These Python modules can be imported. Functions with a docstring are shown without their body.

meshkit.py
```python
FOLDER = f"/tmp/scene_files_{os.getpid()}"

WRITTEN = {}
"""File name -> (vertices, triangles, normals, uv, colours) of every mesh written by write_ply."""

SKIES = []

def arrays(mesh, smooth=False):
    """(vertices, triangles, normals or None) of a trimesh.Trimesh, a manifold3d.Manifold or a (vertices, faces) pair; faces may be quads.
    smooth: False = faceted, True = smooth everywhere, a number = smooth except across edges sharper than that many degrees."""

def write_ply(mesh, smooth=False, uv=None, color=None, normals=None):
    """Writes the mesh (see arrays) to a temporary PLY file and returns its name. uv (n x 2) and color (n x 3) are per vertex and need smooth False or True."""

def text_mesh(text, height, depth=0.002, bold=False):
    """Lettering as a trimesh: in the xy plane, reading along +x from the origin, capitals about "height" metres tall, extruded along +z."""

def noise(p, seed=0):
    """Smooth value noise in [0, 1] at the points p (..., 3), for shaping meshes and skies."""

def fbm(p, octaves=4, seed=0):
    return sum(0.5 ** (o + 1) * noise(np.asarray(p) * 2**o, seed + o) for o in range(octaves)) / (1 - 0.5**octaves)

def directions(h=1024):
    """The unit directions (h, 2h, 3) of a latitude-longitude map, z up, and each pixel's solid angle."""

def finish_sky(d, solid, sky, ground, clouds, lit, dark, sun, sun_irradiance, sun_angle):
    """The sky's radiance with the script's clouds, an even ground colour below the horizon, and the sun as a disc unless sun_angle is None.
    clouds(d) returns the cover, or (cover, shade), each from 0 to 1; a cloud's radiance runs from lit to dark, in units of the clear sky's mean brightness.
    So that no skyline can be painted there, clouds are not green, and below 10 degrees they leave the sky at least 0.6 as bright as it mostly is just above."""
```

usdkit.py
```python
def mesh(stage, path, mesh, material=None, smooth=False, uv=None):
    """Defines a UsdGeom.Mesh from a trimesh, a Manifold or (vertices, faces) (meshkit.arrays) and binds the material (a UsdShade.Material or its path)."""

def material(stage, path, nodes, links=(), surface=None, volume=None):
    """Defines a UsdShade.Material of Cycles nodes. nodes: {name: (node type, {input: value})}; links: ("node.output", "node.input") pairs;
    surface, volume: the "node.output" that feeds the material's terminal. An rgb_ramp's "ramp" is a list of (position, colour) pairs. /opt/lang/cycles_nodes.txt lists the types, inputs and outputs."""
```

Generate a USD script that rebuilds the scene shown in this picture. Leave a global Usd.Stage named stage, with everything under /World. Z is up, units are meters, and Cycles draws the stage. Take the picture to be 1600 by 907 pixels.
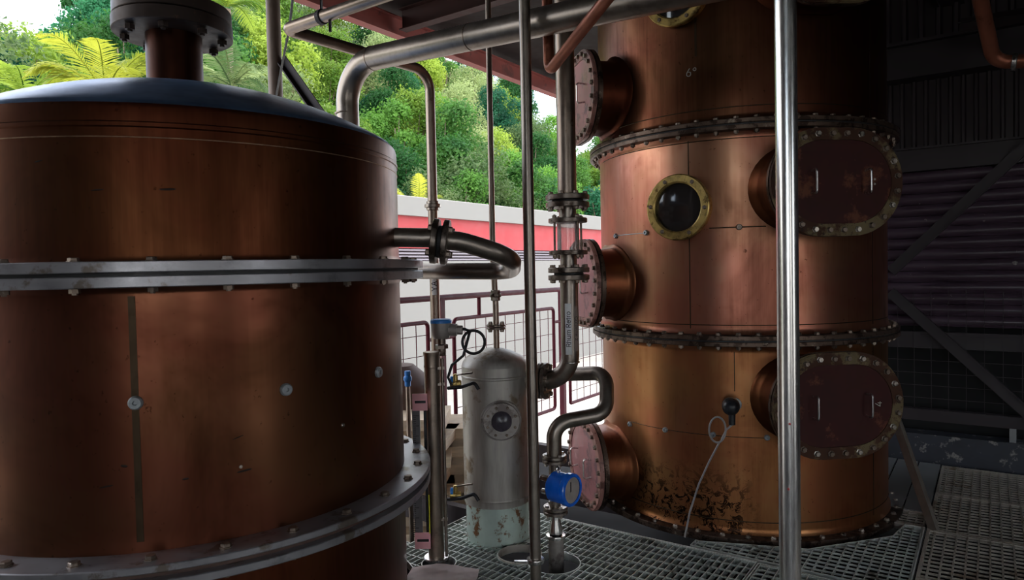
import math, random
import numpy as np, trimesh, usdkit, meshkit
from shapely.geometry import Polygon, Point, box as sbox, LineString
from shapely import affinity
from pxr import Usd, UsdGeom, UsdLux, UsdShade, Gf, Sdf

random.seed(7); RNG = np.random.default_rng(7)
PI = math.pi
stage = Usd.Stage.CreateInMemory()
UsdGeom.SetStageUpAxis(stage, 'Z'); UsdGeom.SetStageMetersPerUnit(stage, 1.0)
UsdGeom.Xform.Define(stage, '/World'); UsdGeom.Scope.Define(stage, '/World/Looks')

# ------------------------------------------------------------------ camera, sky, sun, exposure
FPX, PITCH, ROLL, EYE = 1068.5, 0.0305, 0.021, np.array([0, 0, 1.5])
EXPOSURE = 1.75
SUN_DIR = np.array([-0.38, -0.80, 0.86]); SUN_DIR /= np.linalg.norm(SUN_DIR)
SUN_POWER, SKY_POWER = 16.5, 0.115
_fw = np.array([0, math.cos(PITCH), -math.sin(PITCH)]); _r0 = np.array([1.0, 0, 0]); _u0 = np.cross(_r0, _fw)
CR = math.cos(ROLL) * _r0 - math.sin(ROLL) * _u0
CU = math.sin(ROLL) * _r0 + math.cos(ROLL) * _u0
cam = UsdGeom.Camera.Define(stage, '/World/camera')
cam.CreateHorizontalApertureAttr(36.0); cam.CreateVerticalApertureAttr(36.0 * 907 / 1600)
cam.CreateFocalLengthAttr(36.0 * FPX / 1600); cam.CreateExposureAttr(EXPOSURE)
cam.CreateFStopAttr(5.0); cam.CreateFocusDistanceAttr(4.2)
cam.CreateClippingRangeAttr(Gf.Vec2f(0.05, 2000))
cam.AddTransformOp().Set(Gf.Matrix4d(*CR, 0, *CU, 0, *(-_fw), 0, *EYE, 1))

sky_m = usdkit.material(stage, '/World/Looks/sky', {
    'sky': ('sky_texture', {'sky_type': 'multiple_scattering', 'sun_elevation': math.asin(SUN_DIR[2]), 'sun_rotation': math.atan2(SUN_DIR[0], SUN_DIR[1]),
                            'sun_disc': False, 'aerosol_density': 1.6}),
    'tc': ('texture_coordinate', {}), 'n': ('noise_texture', {'scale': 2.6, 'detail': 6.0, 'roughness': 0.6}),
    'r': ('rgb_ramp', {'ramp': [(0, (0.3,) * 3), (0.38, (0.4,) * 3), (0.58, (0.95,) * 3), (1, (1,) * 3)]}),
    'mx': ('mix', {'color2': (9.6, 9.3, 8.9)}), 'b': ('background_shader', {'strength': SKY_POWER})},
    [('tc.generated', 'n.vector'), ('n.fac', 'r.fac'), ('r.color', 'mx.fac'), ('sky.color', 'mx.color1'), ('mx.color', 'b.color')], surface='b.background')
dome = UsdLux.DomeLight.Define(stage, '/World/sky'); dome.CreateIntensityAttr(1.0)
UsdShade.MaterialBindingAPI.Apply(dome.GetPrim()).Bind(sky_m)
sun = UsdLux.DistantLight.Define(stage, '/World/sun')
sun.CreateIntensityAttr(SUN_POWER); sun.CreateAngleAttr(0.53); sun.CreateColorAttr(Gf.Vec3f(1.0, 0.93, 0.82))
_z = SUN_DIR; _x = np.cross([0, 0, 1.0], _z); _x /= np.linalg.norm(_x); _y = np.cross(_z, _x)
sun.AddTransformOp().Set(Gf.Matrix4d(*_x, 0, *_y, 0, *_z, 0, 0, 0, 20, 1))

# ------------------------------------------------------------------ frames
YAW = math.radians(35.0)                                      # the building's axes, seen from above
U = np.array([math.sin(YAW), math.cos(YAW), 0]); V = np.array([-math.cos(YAW), math.sin(YAW), 0]); Z = np.array([0, 0, 1.0])
def W(a, b, z=0.0): return a * U + b * V + np.array([0, 0, z])
def at(px, py, Y):                                            # the point on that line of sight at that depth
    d = _fw + CR * (px - 800) / FPX - CU * (py - 453.5) / FPX
    return EYE + d * Y / d[1]
def fl(px, py, z=0.0):
    d = _fw + CR * (px - 800) / FPX - CU * (py - 453.5) / FPX
    return EYE + d * (z - 1.5) / d[2]
UVM = np.eye(4); UVM[:3, 0] = U; UVM[:3, 1] = V               # maps (u, v, z) to the world

# ------------------------------------------------------------------ scene helpers
_used = {}
def _path(parent, name):
    k = (parent, name); n = _used.get(k, 0); _used[k] = n + 1
    return f'{parent}/{name}' + (f'_{n:03d}' if n else '')
class Node:
    def __init__(s, path, base): s.path, s.base = path, base
    @property
    def prim(s): return stage.GetPrimAtPath(s.path)
def tag(o, label=None, cat=None, group=None, kind=None):
    p = o.prim if isinstance(o, Node) else o
    for k, v in (('label', label), ('category', cat), ('group', group), ('kind', kind)):
        if v: p.SetCustomDataByKey(k, v)
    return o
def thing(name, label=None, cat=None, base=(0, 0, 0), group=None, kind=None):
    base = np.asarray(base, float); path = _path('/World', name)
    x = UsdGeom.Xform.Define(stage, path); x.AddTranslateOp().Set(Gf.Vec3d(*map(float, base)))
    n = Node(path, base); tag(n, label, cat, group, kind); return n
def join(ms):
    ms = [m for m in ms if m is not None]
    return trimesh.util.concatenate(ms) if len(ms) > 1 else ms[0]
def part(name, mesh, mat, parent=None, smooth=32, label=None, kind=None):
    if isinstance(mesh, list): mesh = join(mesh)
    if parent is None: path, base = _path('/World', name), np.zeros(3)
    else: path, base = _path(parent.path, name), parent.base
    if hasattr(mesh, 'to_mesh'):
        mm = mesh.to_mesh(); mesh = trimesh.Trimesh(mm.vert_properties[:, :3], mm.tri_verts, process=False)
    mesh = mesh.copy(); mesh.apply_translation(-base)
    usdkit.mesh(stage, path, mesh, M[mat], smooth=smooth)
    n = Node(path, base); tag(n, label, kind=kind); return n
def solo(name, mesh, mat, label, cat, group=None, kind=None, smooth=32):
    n = part(name, mesh, mat, None, smooth); tag(n, label, cat, group, kind); return n
def copy_of(src, name, M4, label=None, group=None):
    path = _path('/World', name); x = UsdGeom.Xform.Define(stage, path)
    was = src.prim.GetCustomData()
    x.GetPrim().GetReferences().AddInternalReference(src.path)
    x.ClearXformOpOrder(); x.AddTransformOp(opSuffix='place').Set(M4); x.GetPrim().SetInstanceable(True)
    tag(x.GetPrim(), label or was.get('label'), was.get('category'), group or was.get('group')); return x

# ------------------------------------------------------------------ shape helpers
def frame_to(p, z, x=None):
    z = np.asarray(z, float); z = z / np.linalg.norm(z)
    if x is None: x = np.array([0, 0, 1.0]) if abs(z[2]) < 0.9 else np.array([1.0, 0, 0])
    x = np.asarray(x, float); x = x - z * (x @ z); x /= np.linalg.norm(x); y = np.cross(z, x)
    T = np.eye(4); T[:3, 0], T[:3, 1], T[:3, 2], T[:3, 3] = x, y, z, p; return T
def put(m, p, z=(0, 0, 1), x=None): m = m.copy(); m.apply_transform(frame_to(np.asarray(p, float), z, x)); return m
def bx(c, size, R=None):
    m = trimesh.creation.box(size)
    if R is not None: T = np.eye(4); T[:3, :3] = R; m.apply_transform(T)
    m.apply_translation(c); return m
UVR = np.stack([U, V, Z], 1)
def ubox(u0, u1, v0, v1, z0, z1):                             # a box along the building's axes
    return bx(W((u0 + u1) / 2, (v0 + v1) / 2, (z0 + z1) / 2), (abs(u1 - u0), abs(v1 - v0), abs(z1 - z0)), UVR)
def bar(a, b, w, h, up=(0, 0, 1)):                            # a rectangular bar from a to b
    a, b = np.asarray(a, float), np.asarray(b, float); d = b - a; L = np.linalg.norm(d)
    return put(trimesh.creation.box((h, w, L)), (a + b) / 2, d, up if abs(d[2] / L) < 0.95 else (1, 0, 0))
def lathe(profile, n=64):                                     # (r, z) profile about z
    prof = np.asarray(profile, float); prof[:, 0] = np.maximum(prof[:, 0], 1e-6)
    th = np.linspace(0, 2 * PI, n, endpoint=False); k = len(prof)
    v = np.stack([np.outer(np.cos(th), prof[:, 0]), np.outer(np.sin(th), prof[:, 0]), np.tile(prof[:, 1], (n, 1))], -1).reshape(-1, 3)
    f = []
    for i in range(n):
        j = (i + 1) % n
        for q in range(k - 1):
            a, b, c, d = i * k + q, j * k + q, j * k + q + 1, i * k + q + 1
            f += [(a, b, c), (a, c, d)]
    return trimesh.Trimesh(v, np.array(f), process=False)
def ring(ri, ro, z0, z1, n=64, c=0.003):                      # a flat ring with chamfered outer edges
    return lathe([(ri, z0), (ro - c, z0), (ro, z0 + c), (ro, z1 - c), (ro - c, z1), (ri, z1), (ri, z0)], n)
def cyl(r, z0, z1, n=32, c=0.002):
    c = min(c, r * 0.3, (z1 - z0) * 0.3)
    return lathe([(0, z0), (r - c, z0), (r, z0 + c), (r, z1 - c), (r - c, z1), (0, z1)], n)
def sphere(r, n=2): return trimesh.creation.icosphere(n, r)
def fillet(pts, rad, seg=10):
    pts = [np.asarray(p, float) for p in pts]; out = [pts[0]]
    for i in range(1, len(pts) - 1):
        a, b, c = pts[i - 1], pts[i], pts[i + 1]; r = rad[i - 1] if hasattr(rad, '__len__') else rad
        d0 = (a - b) / np.linalg.norm(a - b); d1 = (c - b) / np.linalg.norm(c - b)
        ang = math.acos(np.clip(d0 @ d1, -1, 1))
        if r <= 0 or ang > PI - 0.02: out.append(b); continue
        t = min(r / math.tan(ang / 2), 0.49 * np.linalg.norm(a - b), 0.49 * np.linalg.norm(c - b)); r = t * math.tan(ang / 2)
        bis = (d0 + d1) / np.linalg.norm(d0 + d1); o = b + bis * r / math.sin(ang / 2)
        s, e = b + d0 * t - o, b + d1 * t - o; tot = PI - ang; ax = np.cross(s, e); ax /= np.linalg.norm(ax)
        for k in range(seg + 1):
            th = tot * k / seg
            out.append(o + s * math.cos(th) + np.cross(ax, s) * math.sin(th))
    out.append(pts[-1]); return np.array(out)
def sweep(path, r, n=20, caps=True):
    P = np.asarray(path, float); k = len(P); r = np.broadcast_to(r, k)
    T = np.gradient(P, axis=0); T /= np.linalg.norm(T, axis=1, keepdims=True)
    x = np.array([0, 0, 1.0]) if abs(T[0][2]) < 0.9 else np.array([1.0, 0, 0]); rows = []
    th = np.linspace(0, 2 * PI, n, endpoint=False)
    for i in range(k):
        x = x - T[i] * (x @ T[i]); x /= np.linalg.norm(x); y = np.cross(T[i], x)
        rows.append(P[i] + r[i] * (np.outer(np.cos(th), x) + np.outer(np.sin(th), y)))
    v = np.vstack(rows); f = []
    for i in range(k - 1):
        for j in range(n):
            a, b = i * n + j, i * n + (j + 1) % n; f += [(a, b, b + n), (a, b + n, a + n)]
    if caps:
        v = np.vstack([v, P[0], P[-1]]); c0, c1 = len(v) - 2, len(v) - 1
        for j in range(n): f += [(c0, (j + 1) % n, j), (c1, (k - 1) * n + j, (k - 1) * n + (j + 1) % n)]
    return trimesh.Trimesh(v, np.array(f), process=False)
def pipe(pts, r, bend=0.0, n=20, seg=10): return sweep(fillet(pts, bend, seg), r, n)
def hexa(r, z0, z1): 
    m = lathe([(0, z0), (r, z0), (r, z1 - r * 0.15), (r * 0.88, z1), (0, z1)], 6); return m
def bolt(r, head, drop=0.0):                                  # a hex head on its washer; with drop, shank and nut hang that far below
    p = [(0, head), (r * 0.86, head), (r, head * 0.85), (r, 0.004), (r * 1.22, 0.003), (r * 1.22, 0.0)]
    if drop: p += [(r * 0.6, 0.0), (r * 0.6, -drop), (r, -drop), (r, -drop - head), (r * 0.5, -drop - head), (r * 0.5, -drop - head * 1.4), (0, -drop - head * 1.4)]
    else: p += [(0, 0)]
    return lathe(p[::-1], 6)
def stadium(w, h, n=12):
    r = h / 2; a = (w - h) / 2
    t1 = np.linspace(-PI / 2, PI / 2, n); t2 = np.linspace(PI / 2, 3 * PI / 2, n)
    return np.vstack([np.stack([a + r * np.cos(t1), r * np.sin(t1)], 1), np.stack([-a + r * np.cos(t2), r * np.sin(t2)], 1)])
def extr(poly, h): return trimesh.creation.extrude_polygon(poly, h, engine='earcut')
def text(s, height, depth=0.001, bold=False):
    m = meshkit.text_mesh(s, height, depth, bold); m.apply_translation([-m.bounds[:, 0].mean(), -m.bounds[:, 1].mean(), 0]); return m

# ------------------------------------------------------------------ materials
M = {}
def mat(name, color, rough=0.5, metal=0.0, var=0.25, scale=8.0, stretch=(1, 1, 1), bump=0.0, spec=0.5, second=None, spots=None, coat=0.0, rough_var=0.12):
    """A surface with mottled colour. second: (colour, threshold, scale) patches; spots: the same, smaller."""
    c = np.array(color, float)
    nodes = {'tc': ('texture_coordinate', {}), 'mp': ('mapping', {'scale': tuple(stretch)}),
             'n': ('noise_texture', {'scale': scale, 'detail': 6.0, 'roughness': 0.62}),
             'r': ('rgb_ramp', {'ramp': [(0.25, c * (1 - var)), (0.5, c), (0.75, np.minimum(c * (1 + var), 1))]}),
             'rr': ('map_range', {'from_min': 0.3, 'from_max': 0.7, 'to_min': max(rough - rough_var, 0.03), 'to_max': min(rough + rough_var, 1)}),
             'p': ('principled_bsdf', {'metallic': metal, 'specular_ior_level': spec, 'coat_weight': coat})}
    links = [('tc.object', 'mp.vector'), ('mp.vector', 'n.vector'), ('n.fac', 'r.fac'), ('n.fac', 'rr.value'), ('rr.result', 'p.roughness')]
    col = 'r.color'
    for key, sp in (('a', second), ('b', spots)):
        if sp:
            c2, th, sc = sp[:3]
            nodes[key + 'n'] = ('noise_texture', {'scale': sc, 'detail': 5.0, 'roughness': 0.65})
            nodes[key + 'r'] = ('rgb_ramp', {'ramp': [(th - 0.03, (0, 0, 0)), (th + 0.04, (1, 1, 1))]})
            nodes[key + 'm'] = ('mix', {'color2': tuple(c2)})
            links += [('tc.object', key + 'n.vector'), (key + 'n.fac', key + 'r.fac'), (key + 'r.color', key + 'm.fac'), (col, key + 'm.color1')]; col = key + 'm.color'
    links.append((col, 'p.base_color'))
    if bump:
        nodes['bp'] = ('bump', {'strength': 0.6, 'distance': bump}); links += [('n.fac', 'bp.height'), ('bp.normal', 'p.normal')]
    M[name] = usdkit.material(stage, '/World/Looks/' + name, nodes, links, surface='p.BSDF')

def copper(name, dark, mid, bright, rough=(0.3, 0.55), streak=1.0, stain=None, drips=0.0):
    """Weathered copper sheet: big cloudy tarnish, fine vertical drawing lines, dark specks; stain: blackened scale near the foot."""
    nodes = {'tc': ('texture_coordinate', {}),
             'm1': ('mapping', {'scale': (1.1, 1.1, 0.8)}), 'n1': ('noise_texture', {'scale': 2.2, 'detail': 5.0, 'roughness': 0.6, 'distortion': 0.6}),
             'm2': ('mapping', {'scale': (26, 26, 1.1)}), 'n2': ('noise_texture', {'scale': 1.6, 'detail': 5.0, 'roughness': 0.65}),
             'mx': ('mix_float', {'fac': 0.42 * streak}),
             'r': ('rgb_ramp', {'ramp': [(0.30, dark), (0.47, mid), (0.62, bright), (0.8, np.array(bright) * 1.15)]}),
             'n3': ('noise_texture', {'scale': 34.0, 'detail': 3.0, 'roughness': 0.7}),
             'r3': ('rgb_ramp', {'ramp': [(0.66, (0, 0, 0)), (0.74, (0.75,) * 3)]}), 'mm': ('mix', {'color2': tuple(np.array(dark) * 0.45)}),
             'rr': ('map_range', {'from_min': 0.3, 'from_max': 0.7, 'to_min': rough[1], 'to_max': rough[0]}),
             'bp': ('bump', {'strength': 0.35, 'distance': 0.004}), 'p': ('principled_bsdf', {'metallic': 1.0})}
    links = [('tc.object', 'm1.vector'), ('m1.vector', 'n1.vector'), ('tc.object', 'm2.vector'), ('m2.vector', 'n2.vector'), ('n1.fac', 'mx.a'), ('n2.fac', 'mx.b'),
             ('mx.result', 'r.fac'), ('tc.object', 'n3.vector'), ('n3.fac', 'r3.fac'), ('r.color', 'mm.color1'), ('r3.color', 'mm.fac'),
             ('mx.result', 'rr.value'), ('rr.result', 'p.roughness'), ('n1.fac', 'bp.height'), ('bp.normal', 'p.normal')]
    nodes |= {'nh': ('noise_texture', {'scale': 1.5, 'detail': 4.0, 'roughness': 0.6}), 'rh': ('rgb_ramp', {'ramp': [(0.42, (1, 1, 1)), (0.60, (1.0, 0.80, 0.92))]}), 'mh': ('mix', {'mix_type': 'multiply', 'fac': 1.0})}
    links += [('tc.object', 'nh.vector'), ('nh.fac', 'rh.fac'), ('mm.color', 'mh.color1'), ('rh.color', 'mh.color2')]
    col = 'mh.color'
    if stain:
        nodes |= {'sx': ('separate_xyz', {}), 'sz': ('map_range', {'from_min': stain[0], 'from_max': stain[1], 'to_min': 0.0, 'to_max': 1.0, 'clamp': True}),
                  'xa': ('map_range', {'from_min': stain[2], 'from_max': stain[2] + 0.12, 'to_min': 0.0, 'to_max': 1.0, 'clamp': True}),
                  'xb': ('map_range', {'from_min': stain[3], 'from_max': stain[3] - 0.12, 'to_min': 0.0, 'to_max': 1.0, 'clamp': True}),
                  'k1': ('math', {'math_type': 'multiply'}), 'k2': ('math', {'math_type': 'multiply'}), 'k3': ('math', {'math_type': 'multiply'}),
                  'ns': ('noise_texture', {'scale': 19.0, 'detail': 7.0, 'roughness': 0.7, 'distortion': 1.2}),
                  'rs': ('rgb_ramp', {'ramp': [(0.50, (0, 0, 0)), (0.56, (1, 1, 1))]}), 'ms': ('mix', {'color2': (0.028, 0.014, 0.009)})}
        links += [('tc.object', 'sx.vector'), ('sx.z', 'sz.value'), ('sx.x', 'xa.value'), ('sx.x', 'xb.value'), ('xa.result', 'k1.value1'), ('xb.result', 'k1.value2'),
                  ('k1.value', 'k2.value1'), ('sz.result', 'k2.value2'), ('tc.object', 'ns.vector'), ('ns.fac', 'rs.fac'), ('rs.color', 'k3.value1'), ('k2.value', 'k3.value2'),
                  ('k3.value', 'ms.fac'), (col, 'ms.color1')]; col = 'ms.color'
    links.append((col, 'p.base_color'))
    M[name] = usdkit.material(stage, '/World/Looks/' + name, nodes, links, surface='p.BSDF')

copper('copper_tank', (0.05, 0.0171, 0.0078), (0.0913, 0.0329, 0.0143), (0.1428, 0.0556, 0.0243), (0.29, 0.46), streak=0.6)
copper('copper_tank_mid', (0.0607, 0.0243, 0.0121), (0.1157, 0.0471, 0.0236), (0.1821, 0.08, 0.0414), (0.28, 0.46), streak=0.28)  # brighter copy of the tank copper: reflection of lit ground painted in
copper('copper_nozzle', (0.022, 0.010, 0.006), (0.042, 0.018, 0.010), (0.07, 0.03, 0.016), (0.34, 0.5), streak=0.4)  # tank copper darkened so the nozzle reads as a silhouette against the sky
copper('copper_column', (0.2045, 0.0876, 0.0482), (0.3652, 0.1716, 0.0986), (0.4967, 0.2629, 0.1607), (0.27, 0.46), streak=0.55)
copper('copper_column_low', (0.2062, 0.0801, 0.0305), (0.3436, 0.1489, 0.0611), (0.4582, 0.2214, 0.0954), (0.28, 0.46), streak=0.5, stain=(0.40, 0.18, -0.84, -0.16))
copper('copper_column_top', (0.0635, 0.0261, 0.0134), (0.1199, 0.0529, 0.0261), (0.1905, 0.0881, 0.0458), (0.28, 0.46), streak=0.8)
copper('copper_neck', (0.083, 0.0266, 0.0133), (0.1494, 0.0523, 0.0232), (0.2324, 0.0913, 0.0398), (0.33, 0.55), streak=0.3)
mat('flange_metal', (0.20, 0.165, 0.14), 0.38, 0.9, 0.35, 9, second=((0.07, 0.05, 0.04), 0.56, 11), bump=0.002)
mat('tank_flange', (0.33, 0.33, 0.355), 0.40, 0.9, 0.2, 7, second=((0.20, 0.17, 0.15), 0.6, 9), bump=0.002)  # slight blue tint stands in for reflected sky
mat('column_flange', (0.1312, 0.0902, 0.0697), 0.42, 0.85, 0.4, 12, second=((0.041, 0.0246, 0.018), 0.53, 15), spots=((0.2952, 0.246, 0.1968), 0.66, 24), bump=0.003)
mat('dome_metal_sky_tint', (0.15, 0.25, 0.43), 0.34, 0.9, 0.12, 5, rough_var=0.06)  # blue is the sky reflection on the lid, put into the base colour
mat('bolt_dark', (0.20, 0.155, 0.125), 0.42, 0.85, 0.4, 30, spots=((0.30, 0.27, 0.24), 0.62, 60))
mat('bolt_bright', (0.55, 0.50, 0.45), 0.3, 0.95, 0.3, 30)
mat('galvanised_plug', (0.33, 0.36, 0.38), 0.5, 0.7, 0.3, 40)
mat('steel', (0.3198, 0.2747, 0.2378), 0.36, 1.0, 0.14, 12, rough_var=0.05)
mat('steel_bright', (0.78, 0.76, 0.74), 0.24, 1.0, 0.08, 14, stretch=(6, 6, 0.5), rough_var=0.03, spots=((0.4, 0.37, 0.34), 0.74, 40))
mat('steel_brown', (0.32, 0.255, 0.21), 0.38, 1.0, 0.2, 9, rough_var=0.06, spots=((0.24, 0.16, 0.11), 0.66, 18))
mat('steel_vessel', (0.40, 0.375, 0.345), 0.5, 0.95, 0.25, 5, stretch=(7, 7, 1.2), second=((0.24, 0.19, 0.14), 0.58, 4.5))
mat('green_paint', (0.46, 0.56, 0.50), 0.6, 0.0, 0.16, 8, second=((0.17, 0.075, 0.025), 0.585, 13), bump=0.001)
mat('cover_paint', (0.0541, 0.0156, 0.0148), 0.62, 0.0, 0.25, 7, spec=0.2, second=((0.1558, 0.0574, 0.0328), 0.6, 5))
mat('cover_paint_red_glow', (0.36, 0.15, 0.155), 0.42, 0.25, 0.25, 7, second=((0.18, 0.09, 0.10), 0.56, 6))  # pink copy of cover_paint: glow of the red building painted in
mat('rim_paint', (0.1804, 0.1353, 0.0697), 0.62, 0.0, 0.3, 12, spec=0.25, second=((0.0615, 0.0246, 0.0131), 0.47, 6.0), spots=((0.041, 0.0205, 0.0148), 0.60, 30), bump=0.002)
mat('rim_paint_red_glow', (0.34, 0.17, 0.14), 0.5, 0.1, 0.3, 12, second=((0.12, 0.05, 0.04), 0.54, 9), bump=0.002)  # rim copy carrying the same painted red-building glow
mat('brass', (0.56, 0.40, 0.14), 0.36, 0.95, 0.3, 14, spots=((0.20, 0.13, 0.05), 0.6, 22))
mat('dark_glass', (0.012, 0.010, 0.010), 0.07, 0.0, 0.1, 4, spec=0.7, rough_var=0.02)
mat('black_plastic', (0.012, 0.013, 0.016), 0.35, 0.0, 0.2, 20)
mat('black_rubber', (0.02, 0.02, 0.022), 0.5, 0.0, 0.2, 20)
mat('blue_paint', (0.008, 0.15, 0.78), 0.24, 0.0, 0.08, 10, coat=0.4)
mat('blue_cap', (0.03, 0.22, 0.66), 0.4, 0.0, 0.1, 10)
mat('cast_grey', (0.34, 0.31, 0.29), 0.5, 0.6, 0.25, 16, second=((0.18, 0.15, 0.14), 0.58, 9))
mat('dial', (0.62, 0.60, 0.58), 0.3, 0.0, 0.1, 10)
mat('wine_paint', (0.0697, 0.0049, 0.0131), 0.5, 0.0, 0.15, 12, spec=0.2)
mat('red_beam', (0.24, 0.055, 0.045), 0.55, 0.0, 0.25, 4, second=((0.14, 0.04, 0.035), 0.6, 3))
mat('copper_tube', (0.33, 0.115, 0.07), 0.42, 0.75, 0.25, 14, stretch=(1, 1, 1))
mat('grating', (0.54, 0.57, 0.53), 0.5, 0.3, 0.3, 7, second=((0.15, 0.13, 0.10), 0.6, 3))
mat('grating_rust', (0.46, 0.42, 0.36), 0.6, 0.2, 0.35, 6, second=((0.26, 0.20, 0.15), 0.60, 3))
mat('grey_plate', (0.25, 0.26, 0.265), 0.5, 0.3, 0.2, 4)
mat('dark_slab', (0.008, 0.008, 0.009), 0.9, 0.0, 0.3, 2)
mat('dark_wall', (0.0295, 0.0197, 0.0238), 0.55, 0.15, 0.3, 5)
mat('dark_slat', (0.0615, 0.0369, 0.0558), 0.36, 0.0, 0.3, 3, stretch=(0.82, 0.82, 3.28), spots=((0.3444, 0.328, 0.2952), 0.70, 16))
mat('dark_beam', (0.0295, 0.0213, 0.0254), 0.55, 0.1, 0.3, 5)
mat('dark_roof', (0.0131, 0.0082, 0.0074), 0.8, 0.0, 0.3, 4, spec=0.15)
mat('rafter_paint', (0.0328, 0.0131, 0.0115), 0.7, 0.0, 0.3, 5, spec=0.2)
mat('kerb_paint', (0.0328, 0.0369, 0.0508), 0.55, 0.0, 0.3, 6, second=((0.2788, 0.2706, 0.2542), 0.60, 9))
mat('post_brown', (0.1394, 0.1025, 0.082), 0.5, 0.4, 0.25, 6)
mat('iron_silhouette', (0.055, 0.038, 0.032), 0.5, 0.5, 0.3, 14, spots=((0.12, 0.07, 0.05), 0.62, 20))  # near-black to paint the nozzle and riser flanges in silhouette
mat('galvanised_edge', (0.62, 0.63, 0.60), 0.45, 0.3, 0.15, 20)
mat('strap_grey', (0.17, 0.15, 0.13), 0.55, 0.3, 0.3, 14)
mat('yard', (0.46, 0.43, 0.38), 0.85, 0.0, 0.15, 0.6)
mat('white_render', (0.235, 0.226, 0.210), 0.7, 0.0, 0.05, 1.5)
mat('red_render', (0.38, 0.030, 0.036), 0.55, 0.0, 0.06, 1.5)
mat('louver_paint', (0.22, 0.19, 0.22), 0.5, 0.0, 0.1, 4)
mat('louver_dark', (0.05, 0.025, 0.035), 0.6, 0.0, 0.1, 4)
mat('roof_grey', (0.4, 0.38, 0.36), 0.7, 0.0, 0.2, 2)
mat('pale_timber', (0.62, 0.50, 0.36), 0.7, 0.0, 0.25, 5, stretch=(1, 1, 6))
mat('rust_drum', (0.10, 0.06, 0.05), 0.6, 0.3, 0.35, 5)
mat('pink_label', (0.92, 0.45, 0.50), 0.5, 0.0, 0.06, 12)
mat('white_label', (0.90, 0.91, 0.92), 0.45, 0.0, 0.05, 12)
mat('grey_label', (0.34, 0.27, 0.24), 0.45, 0.0, 0.1, 12)
mat('ink', (0.02, 0.018, 0.022), 0.5, 0.0, 0.05, 10)
mat('chalk', (0.42, 0.40, 0.36), 0.8, 0.0, 0.2, 60)
mat('yellow_strip', (0.72, 0.70, 0.03), 0.5, 0.0, 0.08, 10)
mat('ruler_grey', (0.17, 0.17, 0.18), 0.45, 0.3, 0.2, 20)
mat('pink_cloth', (0.86, 0.72, 0.70), 0.85, 0.0, 0.1, 14)
mat('cable_grey', (0.33, 0.30, 0.29), 0.5, 0.2, 0.15, 20)
mat('soil', (0.06, 0.075, 0.025), 0.9, 0.0, 0.5, 0.9, second=((0.03, 0.06, 0.012), 0.5, 0.6))
mat('bark', (0.20, 0.15, 0.11), 0.85, 0.0, 0.3, 6, stretch=(4, 4, 1))
M['gauge_glass'] = usdkit.material(stage, '/World/Looks/gauge_glass', {
    't': ('transparent_bsdf', {'color': (0.93, 0.90, 0.88)}), 'g': ('glossy_bsdf', {'color': (1, 1, 1), 'roughness': 0.04}), 'f': ('fresnel', {'IOR': 1.6}),
    'm': ('mix_closure', {})}, [('f.fac', 'm.fac'), ('t.BSDF', 'm.closure1'), ('g.BSDF', 'm.closure2')], surface='m.closure')
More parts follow.
